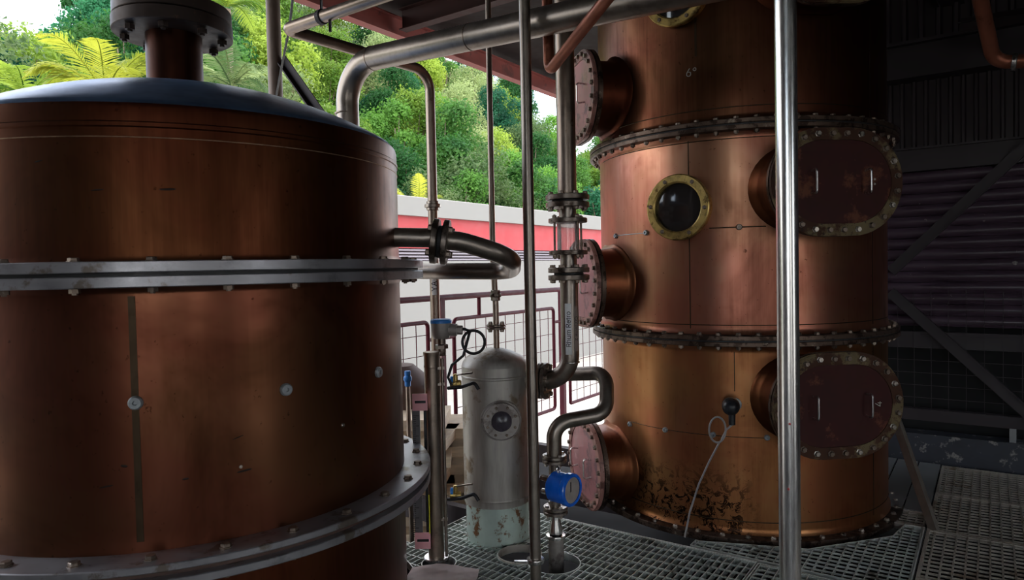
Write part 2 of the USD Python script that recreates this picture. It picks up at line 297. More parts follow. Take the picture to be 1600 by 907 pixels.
M['sight_tube'] = usdkit.material(stage, '/World/Looks/sight_tube', {
    't': ('transparent_bsdf', {'color': (0.90, 0.84, 0.82)}), 'g': ('glossy_bsdf', {'color': (1, 1, 1), 'roughness': 0.05}), 'f': ('fresnel', {'IOR': 1.6}), 'd': ('principled_bsdf', {'base_color': (0.8, 0.74, 0.74), 'roughness': 0.3}),
    'm': ('mix_closure', {}), 'm2': ('mix_closure', {'fac': 0.3})}, [('f.fac', 'm.fac'), ('t.BSDF', 'm.closure1'), ('g.BSDF', 'm.closure2'), ('m.closure', 'm2.closure1'), ('d.BSDF', 'm2.closure2')], surface='m2.closure')
def leaf(name, dark, mid, bright, trans=0.45):
    M[name] = usdkit.material(stage, '/World/Looks/' + name, {
        'g': ('geometry', {}), 'oi': ('object_info', {}), 'tc': ('texture_coordinate', {}), 'n': ('noise_texture', {'scale': 0.9, 'detail': 3.0}),
        'a': ('math', {'math_type': 'multiply_add', 'value2': 0.55, 'value3': 0.0}), 'b': ('math', {'math_type': 'multiply_add', 'value2': 0.25}), 'c': ('math', {'math_type': 'multiply_add', 'value2': 0.3}),
        'r': ('rgb_ramp', {'ramp': [(0.2, np.array(dark) * 0.8), (0.45, mid), (0.68, bright), (0.9, np.minimum(np.array(bright) * 1.3 + np.array([0.08, 0.05, 0.04]), 0.95))]}),  # pale top stop paints sun glints on the leaves, dark end their shadows
        'd': ('principled_bsdf', {'roughness': 0.5, 'specular_ior_level': 0.3}), 't': ('translucent_bsdf', {}), 'm': ('mix_closure', {'fac': trans})},
        [('g.random_per_island', 'a.value1'), ('oi.random', 'b.value1'), ('a.value', 'b.value3'), ('tc.object', 'n.vector'), ('n.fac', 'c.value1'), ('b.value', 'c.value3'),
         ('c.value', 'r.fac'), ('r.color', 'd.base_color'), ('r.color', 't.color'), ('d.BSDF', 'm.closure1'), ('t.BSDF', 'm.closure2')], surface='m.closure')
leaf('leaf_mid', (0.03, 0.13, 0.03), (0.20, 0.42, 0.06), (0.56, 0.70, 0.16))
leaf('leaf_dark', (0.010, 0.085, 0.045), (0.05, 0.26, 0.10), (0.22, 0.50, 0.14))
leaf('leaf_yellow', (0.12, 0.25, 0.03), (0.46, 0.58, 0.08), (0.86, 0.86, 0.28))
leaf('leaf_grey', (0.10, 0.18, 0.06), (0.42, 0.50, 0.20), (0.80, 0.80, 0.46))
leaf('leaf_palm', (0.25, 0.30, 0.03), (0.62, 0.62, 0.07), (0.88, 0.76, 0.20), 0.5)
leaf('leaf_blossom', (0.30, 0.24, 0.16), (0.62, 0.48, 0.42), (0.85, 0.72, 0.62), 0.4)

# ------------------------------------------------------------------ the setting: ground, platform, wall, roof
solo('ground', ubox(-60, 130, -60, 140, -2.7, -2.5), 'yard', 'pale concrete yard around the raised platform', 'ground', kind='structure')
solo('floor_slab', ubox(-7, 6.4, -7, 4.6, -0.62, -0.45), 'dark_slab', 'near-black slab added under the floor gratings as painted shade', 'floor', kind='structure')  # put in near-black to paint the shade seen through the grating holes
floor = thing('floor', 'galvanised steel grating floor of the platform', 'floor', kind='structure')
CC = np.array([1.509, 4.6025]); TC = np.array([-1.4073, 3.0182])                 # axes of the column and of the near tank
def to_uv(p): return np.array([p[0] * U[0] + p[1] * U[1], p[0] * V[0] + p[1] * V[1]])
cuv, tuv = to_uv(CC), to_uv(TC)
holes_c = [Point(*to_uv(fl(866, 880))).buffer(0.13), Point(*to_uv(fl(812, 868))).buffer(0.115), Point(*to_uv(fl(686, 880))).buffer(0.085)]
def grate(poly, su, sv, matname, tb=0.004, tc=0.006, hb=0.03, band=0.006, label=None):
    """bearing bars along u every sv, cross rods along v every su, clipped to poly (in u, v), with a band round the edge"""
    u0, v0, u1, v1 = poly.bounds; out = []
    def add(shape, z0, z1):
        for g in getattr(shape, 'geoms', [shape]):
            if g.geom_type == 'Polygon' and g.area > 1e-6:
                m = extr(g, z1 - z0); m.apply_translation((0, 0, z0)); m.apply_transform(UVM); out.append(m)
    for v in np.arange(v0 + sv, v1, sv): add(sbox(u0, v - tb / 2, u1, v + tb / 2).intersection(poly), -hb, 0)
    for u in np.arange(u0 + su, u1, su): add(sbox(u - tc / 2, v0, u + tc / 2, v1).intersection(poly), -0.010, -0.001)
    add(poly.difference(poly.buffer(-band)), -hb - 0.004, 0.002)
    return part('grating_panel', out, matname, floor, smooth=False, label=label)
def minus(p, hs):
    for h in hs: p = p.difference(h)
    return p
tank_cut = Point(*tuv).buffer(0.96, 48)
col_cut = Polygon([cuv + 1.06 * np.array([math.cos(t), math.sin(t)]) for t in np.linspace(0, 2 * PI, 13)[:-1] + 0.1])
grate(minus(sbox(2.45, 0.96, 3.46, 2.62), holes_c + [tank_cut]), 0.078, 0.036, 'grating')
grate(minus(sbox(1.0, 0.96, 2.445, 2.62), [tank_cut] + holes_c), 0.078, 0.036, 'grating')
grate(minus(sbox(1.0, 2.625, 2.72, 3.4), [tank_cut]), 0.078, 0.036, 'grating')
grate(minus(sbox(3.50, 0.31, 4.42, 1.32), [col_cut]), 0.05, 0.045, 'grating', hb=0.022)
grate(sbox(1.0, 0.31, 3.465, 0.955), 0.05, 0.045, 'grating')
for a, b in ((1.6, 2.95), (2.955, 3.68), (3.685, 4.40), (4.405, 5.12), (5.125, 5.84)): grate(sbox(a, -1.5, b, 0.29), 0.052, 0.050, 'grating_rust', band=0.016, hb=0.016, tb=0.008, tc=0.009)
grate(sbox(4.425, 0.31, 4.68, 0.80), 0.045, 0.045, 'grating_rust')
for k, (a, b) in enumerate(((0.30, 0.43), (0.44, 0.57), (0.58, 0.80))):
    part('floor_plate', ubox(4.69, 5.85, a, b, -0.006, 0.004 + 0.003 * k), 'grey_plate', floor, smooth=False)
for i in range(7): part('floor_joist', ubox(1.0 + i * 0.8, 1.06 + i * 0.8, -1.5, 3.4, -0.20, -0.045), 'dark_beam', floor, smooth=False)
part('hole_collar', put(ring(0.112, 0.117, -0.03, 0.010, 40), fl(812, 868) * [1, 1, 0]), 'grating_rust', floor)

part('edge_strip', ubox(3.462, 3.470, 0.96, 2.62, -0.036, 0.005), 'galvanised_edge', floor, smooth=False)
part('edge_strip', ubox(3.50, 4.42, 0.300, 0.308, -0.03, 0.004), 'galvanised_edge', floor, smooth=False)

# right wall
wall = thing('wall_right', 'dark wall of louvre slats, ribbed sheet and wire mesh behind the column', 'wall', kind='structure')
WV0, WV1 = -4.5, 2.4
RV0_ = -4.5
def ribbed(v0, v1, z0, z1, u, pitch=0.078, depth=0.022):
    n = int((v1 - v0) / pitch); xs, ds = [], []
    for i in range(n):
        b = v0 + i * pitch; xs += [b, b + pitch * 0.55, b + pitch * 0.68, b + pitch * 0.87]; ds += [0, 0, depth, depth]
    xs = np.array(xs); ds = np.array(ds); p = np.vstack([np.stack([xs, -ds], 1), np.stack([xs, -ds + 0.004], 1)[::-1]])
    m = extr(Polygon(p), z1 - z0)
    T = np.eye(4); T[:3, 0], T[:3, 1], T[:3, 2], T[:3, 3] = V, U, Z, W(u, 0, z0); m.apply_transform(T); m.fix_normals(); return m
part('ribbed_sheet', ribbed(WV0, WV1, 2.34, 2.90, 6.05), 'dark_wall', wall, smooth=False)
part('ribbed_sheet', ribbed(WV0, WV1, 3.12, 4.5, 6.05, 0.11, 0.035), 'dark_wall', wall, smooth=False)
part('girder', [ubox(5.92, 6.0, WV0, WV1, 2.86, 3.12), ubox(5.86, 6.06, WV0, WV1, 3.10, 3.125), ubox(5.86, 6.06, WV0, WV1, 2.85, 2.87)], 'dark_beam', wall, smooth=False)
part('sheet_rail', [ubox(5.95, 6.03, WV0, WV1, 2.17, 2.34), ubox(5.92, 6.03, WV0, WV1, 2.33, 2.345)], 'dark_beam', wall, smooth=False)
for k in range(14):
    z = 2.125 - k * 0.083; m = sweep(np.array([(0, WV0 - WV1, 0), (0, WV1 - WV0, 0)]) / 2, 0.043, 12)
    T = np.eye(4); T[:3, :3] = UVR; T[:3, 3] = W(6.0, (WV0 + WV1) / 2, z); m.apply_transform(T); part('slat', m, 'dark_slat', wall, smooth=40)
part('mid_rail', ubox(5.95, 6.02, WV0, WV1, 0.845, 0.965), 'dark_beam', wall, smooth=False)
part('low_rail', ubox(5.93, 6.0, WV0, WV1, 0.30, 0.385), 'dark_beam', wall, smooth=False)
for v in (-2.0, -0.13, 1.7): part('rail_foot', ubox(5.94, 5.98, v - 0.02, v + 0.02, 0.20, 0.31), 'grey_plate', wall, smooth=False)
part('kerb', ubox(5.92, 6.08, WV0, WV1, -0.40, 0.20), 'kerb_paint', wall, smooth=False)
wires = [ubox(5.935, 5.939, v - 0.002, v + 0.002, 0.38, 1.28) for v in np.arange(-1.6, 1.2, 0.109)] + [ubox(5.939, 5.943, -1.6, 1.2, z - 0.002, z + 0.002) for z in np.arange(0.47, 1.28, 0.094)]
part('wire_mesh', wires, 'dark_beam', wall, smooth=False, kind='stuff')
part('backing_sheet', ubox(6.2, 6.22, WV0, WV1, -0.4, 2.3), 'dark_slab', wall, smooth=False)
for a, b in ((W(5.9, -0.4, 2.48), W(5.9, 0.62, 1.42)), (W(5.84, 0.62, 1.27), W(5.84, -0.4, 0.24))):
    n = np.cross(b - a, U); n /= np.linalg.norm(n)
    part('diagonal_brace', [bar(a, b, 0.075, 0.008, U), bar(a + n * 0.035, b + n * 0.035, 0.008, 0.05, U)], 'dark_beam', wall, smooth=False)
a, b = at(1470, -30, 4.9), at(1512, 92, 5.6)
part('knee_brace', [bar(a, b, 0.19, 0.012), bar(a + (0.085, 0, 0.05), b + (0.085, 0, 0.05), 0.012, 0.10), bar(a - (0.085, 0, -0.05), b - (0.085, 0, -0.05), 0.012, 0.10)], 'dark_beam', wall, smooth=False)
part('cable_tray', [bar(at(1500, 40, 4.6), at(1640, 18, 4.0), 0.006, 0.09), bar(at(1500, 36, 4.6), at(1640, 13, 4.0), 0.05, 0.006)], 'dark_beam', wall, smooth=False)

# unseen walls added behind the camera, openings cut to shape light on the copper
bw = thing('wall_back', 'unseen dark sheet wall added behind the viewpoint with openings shaped for light', 'wall', kind='structure')
BU, DV0, DV1, DZ = -3.2, -2.6, 0.0, 3.1
part('sheet', ubox(BU - 0.06, BU, RV0_, DV0, -2.5, 4.4), 'dark_wall', bw, smooth=False)
part('sheet', ubox(BU - 0.06, BU, DV1, 5.3, -2.5, 4.4), 'dark_wall', bw, smooth=False)
part('lintel', ubox(BU - 0.06, BU, DV0, DV1, DZ, 4.4), 'dark_wall', bw, smooth=False)
for a, b in ((-2.0, -1.42), (-0.62, 0.0)): part('sheet', ubox(BU - 0.06, BU, a, b, -2.5, DZ), 'dark_wall', bw, smooth=False)
sw = thing('wall_front', 'unseen dark sheet wall added at the far right with openings for light', 'wall', kind='structure')
for a, b, z1 in ((BU - 0.06, -2.9, 4.4), (-1.9, 0.6, 4.4), (1.6, 6.2, 4.4)): part('sheet', ubox(a, b, RV0_ - 0.06, RV0_, -2.5, z1), 'dark_wall', sw, smooth=False)
for a, b in ((-2.9, -1.9), (0.6, 1.6)): part('lintel', ubox(a, b, RV0_ - 0.06, RV0_, 2.6, 4.4), 'dark_wall', sw, smooth=False)

# roof
roof = thing('ceiling', 'dark underside of the open shed roof with red steel beams', 'roof', kind='structure')
RU0, RU1, RV0, RV1 = -3.6, 9.6, -4.6, 5.42
part('roof_sheet', ubox(RU0, RU1, RV0, RV1 + 0.15, 4.42, 4.46), 'dark_roof', roof, smooth=False)

def ibeam(p, q, h, w, t=0.012):
    return [bar(p, q, t, h), bar(p + (0, 0, h / 2), q + (0, 0, h / 2), w, t), bar(p - (0, 0, h / 2), q - (0, 0, h / 2), w, t)]
part('edge_beam', ibeam(W(RU0, RV1, 4.22), W(RU1, RV1, 4.22), 0.20, 0.12), 'red_beam', roof, smooth=False)
for u in (0.2, 5.6, 9.2): part('rafter', ibeam(W(u, RV0, 4.27), W(u, RV1 - 0.1, 4.27), 0.22, 0.12), 'rafter_paint', roof, smooth=False)
for v in (3.6, 1.6, -0.4, -2.4): part('purlin', ibeam(W(RU0, v, 4.32), W(RU1, v, 4.32), 0.12, 0.07), 'rafter_paint', roof, smooth=False)

# ------------------------------------------------------------------ near tank
def vring(parent, name, n, radius, z, axis_xy, r, head, drop, matname, phase=0.0, every=None):
    for k in range(n):
        t = 2 * PI * k / n + phase
        if every and not every(t): continue
        m = bolt(r, head, drop); m.apply_transform(trimesh.transformations.rotation_matrix(t + 0.3 * (k % 3), (0, 0, 1)))
        m.apply_translation((axis_xy[0] + radius * math.cos(t), axis_xy[1] + radius * math.sin(t), z)); part(name, m, matname, parent, smooth=False)
t3 = np.array([*TC, 0.0]); TR = 0.90
tank = thing('copper_tank', 'large near copper still tank with grey flanges and domed lid', 'tank', t3)
def tp(name, m, matname, parent=tank, **k): m = m.copy(); m.apply_translation(t3); return part(name, m, matname, parent, **k)
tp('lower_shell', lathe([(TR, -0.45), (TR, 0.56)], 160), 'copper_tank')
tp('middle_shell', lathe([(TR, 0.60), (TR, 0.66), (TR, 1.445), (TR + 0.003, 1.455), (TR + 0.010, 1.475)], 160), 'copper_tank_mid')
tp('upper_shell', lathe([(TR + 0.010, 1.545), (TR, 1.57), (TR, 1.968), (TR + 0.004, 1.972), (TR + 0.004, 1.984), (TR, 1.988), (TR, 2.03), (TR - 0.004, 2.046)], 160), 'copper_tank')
h = 0.25; rho = (TR * TR + h * h) / (2 * h)
dome_p = [(TR - 0.004, 2.040), (TR - 0.012, 2.054)] + [(r, 2.052 + math.sqrt(rho * rho - r * r) - (rho - h)) for r in np.linspace(TR - 0.02, 0.0, 24)]
tp('lid', lathe(dome_p, 160), 'dome_metal_sky_tint', label='bluish grey domed metal lid')
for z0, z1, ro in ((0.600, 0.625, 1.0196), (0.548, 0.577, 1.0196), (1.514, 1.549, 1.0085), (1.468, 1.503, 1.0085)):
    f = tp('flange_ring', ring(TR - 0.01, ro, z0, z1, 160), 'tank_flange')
    if z0 in (0.600,): vring(f, 'bolt', 28, 0.965, z1, TC, 0.017, 0.014, 0.078, 'bolt_dark', 0.06)
    if z0 == 1.514: vring(f, 'bolt', 28, 0.965, z1, TC, 0.016, 0.013, 0.082, 'bolt_dark', 0.095)
tp('flange_gasket', lathe([(TR, 0.577), (0.985, 0.577), (0.985, 0.600), (TR, 0.600)], 120), 'rust_drum'); tp('flange_gasket', lathe([(TR, 1.503), (0.985, 1.503), (0.985, 1.514), (TR, 1.514)], 120), 'black_rubber')
def strip(axis, R, deg, z0, z1, w, t=0.003, n=14):            # a narrow upright seam on a cylinder
    return [bx((axis[0] + R * math.cos(math.radians(deg)), axis[1] + R * math.sin(math.radians(deg)), (z0 + z1) / 2), (t, w, z1 - z0), trimesh.transformations.rotation_matrix(math.radians(deg), (0, 0, 1))[:3, :3])]
mat('weld_light', (0.34, 0.22, 0.14), 0.45, 0.8, 0.4, 30)
mat('scratch_dark', (0.03, 0.02, 0.016), 0.5, 0.6, 0.2, 40)
mat('seam_solder', (0.060, 0.040, 0.024), 0.45, 0.9, 0.3, 14, stretch=(3, 3, 1))
part('seam', strip(TC, TR, -76.3, 0.66, 1.44, 0.021), 'seam_solder', tank, smooth=False)
part('seam', strip(TC, TR, 62, 1.58, 1.96, 0.02), 'seam_solder', tank, smooth=False)
def plug(parent, axis, R, deg, z, r=0.026, name='plug', m='galvanised_plug', t=0.014):
    d = np.array([math.cos(math.radians(deg)), math.sin(math.radians(deg)), 0]); p = np.array([axis[0], axis[1], z]) + d * R
    part(name, put(lathe([(r * 1.02, -0.006), (r, t * 0.6), (r * 0.8, t), (r * 0.34, t), (r * 0.26, t * 0.35), (0, t * 0.35)], 18), p, d), m, parent)
for deg, z in ((-76.2, 1.104), (-46.9, 1.099), (-17.5, 1.096)): plug(tank, TC, TR, deg, z, 0.022)
plug(tank, TC, TR, -57.0, 0.86, 0.006, 'rivet', 'bolt_bright', 0.004); plug(tank, TC, TR, -32.0, 0.93, 0.008, 'rivet', 'bolt_bright', 0.006)
NX = at(274, 120, 3.018)[:2]; n3 = np.array([NX[0], NX[1], 0])
def npart(name, m, matname, parent): m = m.copy(); m.apply_translation(n3); return part(name, m, matname, parent)
npart('nozzle', lathe([(0.135, 2.26), (0.120, 2.285), (0.113, 2.31), (0.113, 2.60)], 64), 'copper_nozzle', tank)
nf = npart('nozzle_flange', ring(0.10, 0.240, 2.545, 2.60, 64), 'iron_silhouette', tank)
for k in range(8):
    t = 2 * PI * k / 8 + 0.25
    m = bolt(0.021, 0.02, 0.125); m.apply_translation((NX[0] + 0.195 * math.cos(t), NX[1] + 0.195 * math.sin(t), 2.665)); part('bolt', m, 'iron_silhouette', nf, smooth=False)
riser = thing('riser_pipe', 'dark copper riser pipe with round flange standing on the tank lid', 'pipe', (NX[0], NX[1], 2.6))
npart('flange', ring(0.09, 0.236, 2.605, 2.66, 64), 'iron_silhouette', riser); npart('tube', lathe([(0.106, 2.65), (0.106, 4.37)], 48), 'post_brown', riser)

# ------------------------------------------------------------------ column
c3 = np.array([*CC, 0.0]); R = 0.895
col = thing('distillation_column', 'tall copper distillation column with bolted oval manholes and brass portholes', 'still column', c3)
def cp(name, m, matname, parent=None, **k): m = m.copy(); m.apply_translation(c3); return part(name, m, matname, parent or col, **k)
ZF = (0.0, 1.0814, 2.2547, 3.4280)
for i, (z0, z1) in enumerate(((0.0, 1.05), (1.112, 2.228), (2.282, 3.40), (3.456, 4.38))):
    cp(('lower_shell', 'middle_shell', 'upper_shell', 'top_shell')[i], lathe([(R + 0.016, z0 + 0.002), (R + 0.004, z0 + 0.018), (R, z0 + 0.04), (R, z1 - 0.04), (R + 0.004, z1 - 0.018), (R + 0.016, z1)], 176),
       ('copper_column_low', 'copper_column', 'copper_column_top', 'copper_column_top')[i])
for z in ZF[1:]:
    f = cp('flange_ring', ring(R - 0.01, 0.9626, z + 0.004, z + 0.030, 176), 'column_flange'); cp('flange_ring', ring(R - 0.01, 0.9626, z - 0.030, z - 0.004, 176), 'column_flange')
    cp('gasket', lathe([(R, z - 0.004), (0.952, z - 0.004), (0.952, z + 0.004), (R, z + 0.004)], 120), 'black_rubber')
    if z < 3: vring(f, 'bolt', 56, 0.932, z + 0.030, CC, 0.0145, 0.015, 0.060, 'bolt_dark', 0.03)
f = cp('base_ring', ring(R - 0.01, 0.975, -0.03, 0.004, 176), 'column_flange'); vring(f, 'bolt', 44, 0.937, 0.004, CC, 0.013, 0.012, 0, 'bolt_bright', 0.02)
for deg, z0, z1, w in ((-124.2, 1.14, 2.2, 0.006), (-109, 0.80, 1.04, 0.005), (-52.6, 1.14, 2.2, 0.007), (-52.6, 0.04, 1.02, 0.007), (-54, 2.31, 3.38, 0.007), (-121, 2.66, 3.0, 0.012)):
    part('seam', strip(CC, R, deg, z0, z1, w), 'seam_solder', col, smooth=False)
for deg, z in ((-152.8, 0.529), (-134.7, 0.543), (-98.4, 0.549), (-160.9, 1.695), (-142.2, 1.699), (-116.5, 0.55)): plug(col, CC, R, deg, z, 0.016)
plug(col, CC, R, -106.9, 1.704, 0.017, 'plug', 'bolt_dark')
m = text('6°', 0.045, 0.0008); d = np.array([math.cos(math.radians(-122.7)), math.sin(math.radians(-122.7)), 0])
part('chalk_mark', put(m, c3 + d * (R + 0.0005) + (0, 0, 2.578), d, np.cross(Z, d)), 'chalk', col, smooth=False, label='chalked number six')

def arc(parent, axis, R_, d0, d1, z, hgt, matname, name='weld_line'):
    th = np.radians(np.linspace(d0, d1, max(4, int(abs(d1 - d0) / 2)))); k = len(th)
    v = np.array([(axis[0] + (R_ + e) * math.cos(t), axis[1] + (R_ + e) * math.sin(t), z + q) for e, q in ((0, -hgt / 2), (0.0025, 0), (0, hgt / 2)) for t in th]); f = []
    for i in range(k - 1):
        for r_ in (0, 1): a = r_ * k + i; f += [(a, a + 1, a + k + 1), (a, a + k + 1, a + k)]
    part(name, trimesh.Trimesh(v, np.array(f), process=False), matname, parent, smooth=True)
arc(col, CC, R, -161, -142, 1.697, 0.005, 'galvanised_plug'); arc(col, CC, R, -117, -98, 1.704, 0.007, 'seam_solder'); arc(col, CC, R, -152, -98, 0.545, 0.004, 'seam_solder')
for sec in ((2.36, 0.006), (1.165, 0.005), (2.19, 0.006), (0.075, 0.006)): arc(col, CC, R, -175, -30, sec[0], sec[1], 'seam_solder')
arc(tank, TC, TR, -175, 20, 1.938, 0.004, 'weld_light')
for px, py, w_, h_, rot in ((166, 761, 0.045, 0.006, 0.15), (194, 729, 0.022, 0.010, -0.2), (290, 749, 0.022, 0.008, 0.1), (372, 684, 0.04, 0.004, 0.3), (382, 736, 0.05, 0.008, 0.1), (60, 252, 0.03, 0.005, 0.2), (152, 297, 0.04, 0.006, 0.1), (262, 296, 0.05, 0.008, 0.05)):
    q = at(px, py, 2.14); dxy = np.array([q[0] - 0, q[1], q[2] - 1.5]) ; ra = dxy / np.linalg.norm(dxy); oc = np.array([-TC[0], -TC[1]]); a_ = ra[0] ** 2 + ra[1] ** 2; b_ = 2 * (oc @ ra[:2]); c_ = oc @ oc - TR * TR
    hit = EYE + ra * ((-b_ - math.sqrt(max(b_ * b_ - 4 * a_ * c_, 0))) / (2 * a_)); nn = np.array([hit[0] - TC[0], hit[1] - TC[1], 0]); nn /= np.linalg.norm(nn)
    sc = lathe([(0.5, 0), (0.3, 0.0012), (0, 0.0016)], 10); sc.apply_transform(np.diag([w_, h_, 1, 1])); sc.apply_transform(trimesh.transformations.rotation_matrix(rot, (0, 0, 1))); part('scratch', put(sc, hit - nn * 0.0003, nn, np.cross(Z, nn)), 'scratch_dark', tank)

def manhole(deg, zc, D, w, hgt, facing):
    t = math.radians(deg); n = np.array([math.cos(t), math.sin(t), 0]); s = np.array([-math.sin(t), math.cos(t), 0])
    T = np.eye(4); T[:3, 0], T[:3, 1], T[:3, 2], T[:3, 3] = s, Z, n, c3 + (0, 0, zc)
    P = stadium(w - 0.13, hgt - 0.13, 20); rows = []
    nor = np.stack([np.where(np.abs(P[:, 0]) > (w - hgt) / 2, P[:, 0] - np.sign(P[:, 0]) * (w - hgt) / 2, 0), P[:, 1]], 1); nor /= np.linalg.norm(nor, axis=1, keepdims=True)
    for fr, flare in ((-0.12, 0.034), (0.0, 0.030), (0.04, 0.020), (0.10, 0.008), (0.18, 0.0), (0.6, 0.0), (1.0, 0.0)):
        q = P + nor * flare; foot = np.sqrt(np.maximum(R * R - q[:, 0] ** 2, 0.2))
        rows.append(np.column_stack([q, foot + (D - 0.05 - foot) * fr]))
    k = len(P); v = np.vstack(rows); f = []
    for i in range(len(rows) - 1):
        for j in range(k):
            a, b = i * k + j, i * k + (j + 1) % k; f += [(a, b, b + k), (a, b + k, a + k)]
    neck = trimesh.Trimesh(v, np.array(f), process=False); neck.apply_transform(T)
    part('manhole_neck', neck, 'copper_neck', col, smooth=50)
    def plate(w1, h1, z0, z1, w0=None, h0=None, c=0.004):
        o = Polygon(stadium(w1, h1, 24)); inner = Polygon(stadium(w0, h0, 24)) if w0 else None
        ms = []
        for ins, a, b in ((c, z0, z0 + c), (0, z0 + c, z1 - c), (c, z1 - c, z1)):
            p = o.buffer(-ins); p = p.difference(inner) if inner else p
            m = extr(p, b - a); m.apply_translation((0, 0, a)); ms.append(m)
        m = join(ms); m.apply_transform(T); return m
    pink = facing == 'left'  # left-facing covers get the copies with the reflected glow painted in
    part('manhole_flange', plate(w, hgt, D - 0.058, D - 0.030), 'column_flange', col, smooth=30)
    rim = part('manhole_rim', plate(w, hgt, D - 0.026, D, w - 0.125, hgt - 0.125), 'rim_paint_red_glow' if pink else 'rim_paint', col, smooth=30, label='mottled cream and rust rim of a manhole')
    cov = part('manhole_cover', plate(w - 0.12, hgt - 0.12, D - 0.02, D - 0.004), 'cover_paint_red_glow' if pink else 'cover_paint', col, smooth=30, label='dull red oval manhole cover')
    line = Polygon(stadium(w - 0.062, hgt - 0.062, 30)).exterior; N = 24
    for q in range(N):
        c = line.interpolate((q + 0.3) / N, normalized=True); m = bolt(0.0135, 0.016)
        m.apply_transform(trimesh.transformations.rotation_matrix(q * 0.7, (0, 0, 1))); m.apply_translation((c.x, c.y, D)); m.apply_transform(T)
        part('bolt', m, 'bolt_bright' if q % 3 == 0 and not pink else 'bolt_dark', rim, smooth=False)
    for sx in (-0.14, 0.15):
        pts = [np.array([sx, y, zz]) for y, zz in ((-0.055, D - 0.006), (-0.062, D + 0.045), (0.062, D + 0.045), (0.055, D - 0.006))]
        m = pipe(pts, 0.0055, 0.014, 10, 5); m.apply_transform(T); part('handle', m, 'steel_bright', cov, label='steel grab handle')
    return T, cov
for zc in (0.77, 1.905, 3.07): T, cov = manhole(-83, zc, 1.16, 0.71, 0.545, 'right'); \
    (lambda T, cov, zc: [part('paint_dot', put(cyl(0.006, 0, 0.002, 10), (T @ [0.20, dy, 1.157, 1])[:3], T[:3, 2]), 'chalk', cov) for dy in (-0.012, 0.012)] if zc == 1.905 else
     part('chalk_mark', put(text('4', 0.035, 0.001), (T @ [0.215, 0.0, 1.157, 1])[:3], T[:3, 2], Z), 'chalk', cov, smooth=False) if zc < 1 else None)(T, cov, zc)
for zc in (0.24, 1.40, 2.575): manhole(191, zc, 1.09, 0.71, 0.56, 'left')

for deg, z in ((-127.2, 1.828), (-127.1, 3.02)):
    d = np.array([math.cos(math.radians(deg)), math.sin(math.radians(deg)), 0]); p = c3 + d * (R - 0.02) + (0, 0, z)
    fr = part('porthole_ring', put(lathe([(0.176, 0), (0.176, 0.045), (0.186, 0.048), (0.186, 0.072), (0.180, 0.078), (0.145, 0.078), (0.136, 0.070), (0.136, 0.045)], 72), p, d), 'brass', col, label='brass porthole ring with bolts')
    part('porthole_glass', put(lathe([(0.140, 0.050)] + [(r_, 0.050 + 0.012 * (1 - (r_ / 0.14) ** 2)) for r_ in np.linspace(0.13, 0, 10)], 48), p, d), 'dark_glass', col, label='dark round porthole glass')
    for q in range(6):
        t = q * PI / 3 + 0.45; part('bolt', put(bolt(0.010, 0.008), p + frame_to((0, 0, 0), d)[:3, :3] @ np.array([0.161 * math.cos(t), 0.161 * math.sin(t), 0.078]), d), 'bolt_dark', fr, smooth=False)

# probe with its cable on the column
d = np.array([math.cos(math.radians(-109)), math.sin(math.radians(-109)), 0]); p0 = c3 + d * R + (0, 0, 0.728)
probe = thing('temperature_probe', 'black round-headed temperature probe with looped grey cable on the column', 'probe', p0)
part('socket', put(lathe([(0.036, -0.01), (0.036, 0.012), (0.018, 0.016), (0.018, 0.06), (0, 0.06)], 24), p0, d), 'galvanised_plug', probe)
pe = p0 + d * 0.095 + np.array([-0.02, 0, 0.008])
part('head', [put(cyl(0.046, -0.035, 0.03, 32, 0.012), pe, d), put(sphere(0.044, 3), pe + d * 0.018)], 'black_plastic', probe)
part('gland', put(cyl(0.018, 0, 0.07, 16), pe + (0.004, -0.005, -0.10), (0, 0, 1)), 'black_plastic', probe)
q0 = pe + (0.004, -0.005, -0.10); Yc = q0[1]
lp = [q0, at(1135, 672, Yc), at(1128, 686, Yc)] + [at(1121 + 13 * math.cos(t), 672 + 20 * math.sin(t), Yc) for t in np.linspace(1.1, 1.1 + 2 * PI, 22)] + [at(1124, 692, Yc), at(1108, 722, Yc + 0.02), at(1092, 757, Yc + 0.04), at(1078, 800, Yc + 0.05), at(1070, 840, Yc + 0.04)]
part('cable', sweep(np.array(lp), 0.0055, 8), 'cable_grey', probe, label='grey looped cable')

# ------------------------------------------------------------------ pipes
def flange_pair(parent, p, ax, r, t, gap=0.004, nb=8, mname='flange_metal', br=0.010, off=0.78, rings=True):
    ax = np.asarray(ax, float); ax /= np.linalg.norm(ax); R3 = frame_to((0, 0, 0), ax)[:3, :3]
    if gap > 0.006: part('gasket', put(ring(r * 0.3, r * 0.72, -gap / 2, gap / 2, 32), p, ax), 'black_rubber', parent)
    for s in (-1, 1): 
        f = part('flange', put(ring(r * 0.3, r, gap / 2, t, 40), p, ax * s), mname, parent)
        for k in range(nb):
            a = 2 * PI * (k + 0.5) / nb; q = p + R3 @ np.array([r * off * math.cos(a), r * off * math.sin(a), 0]) + ax * s * t
            part('bolt', put(bolt(br, br * 1.2), q, ax * s), 'bolt_dark', f, smooth=False)
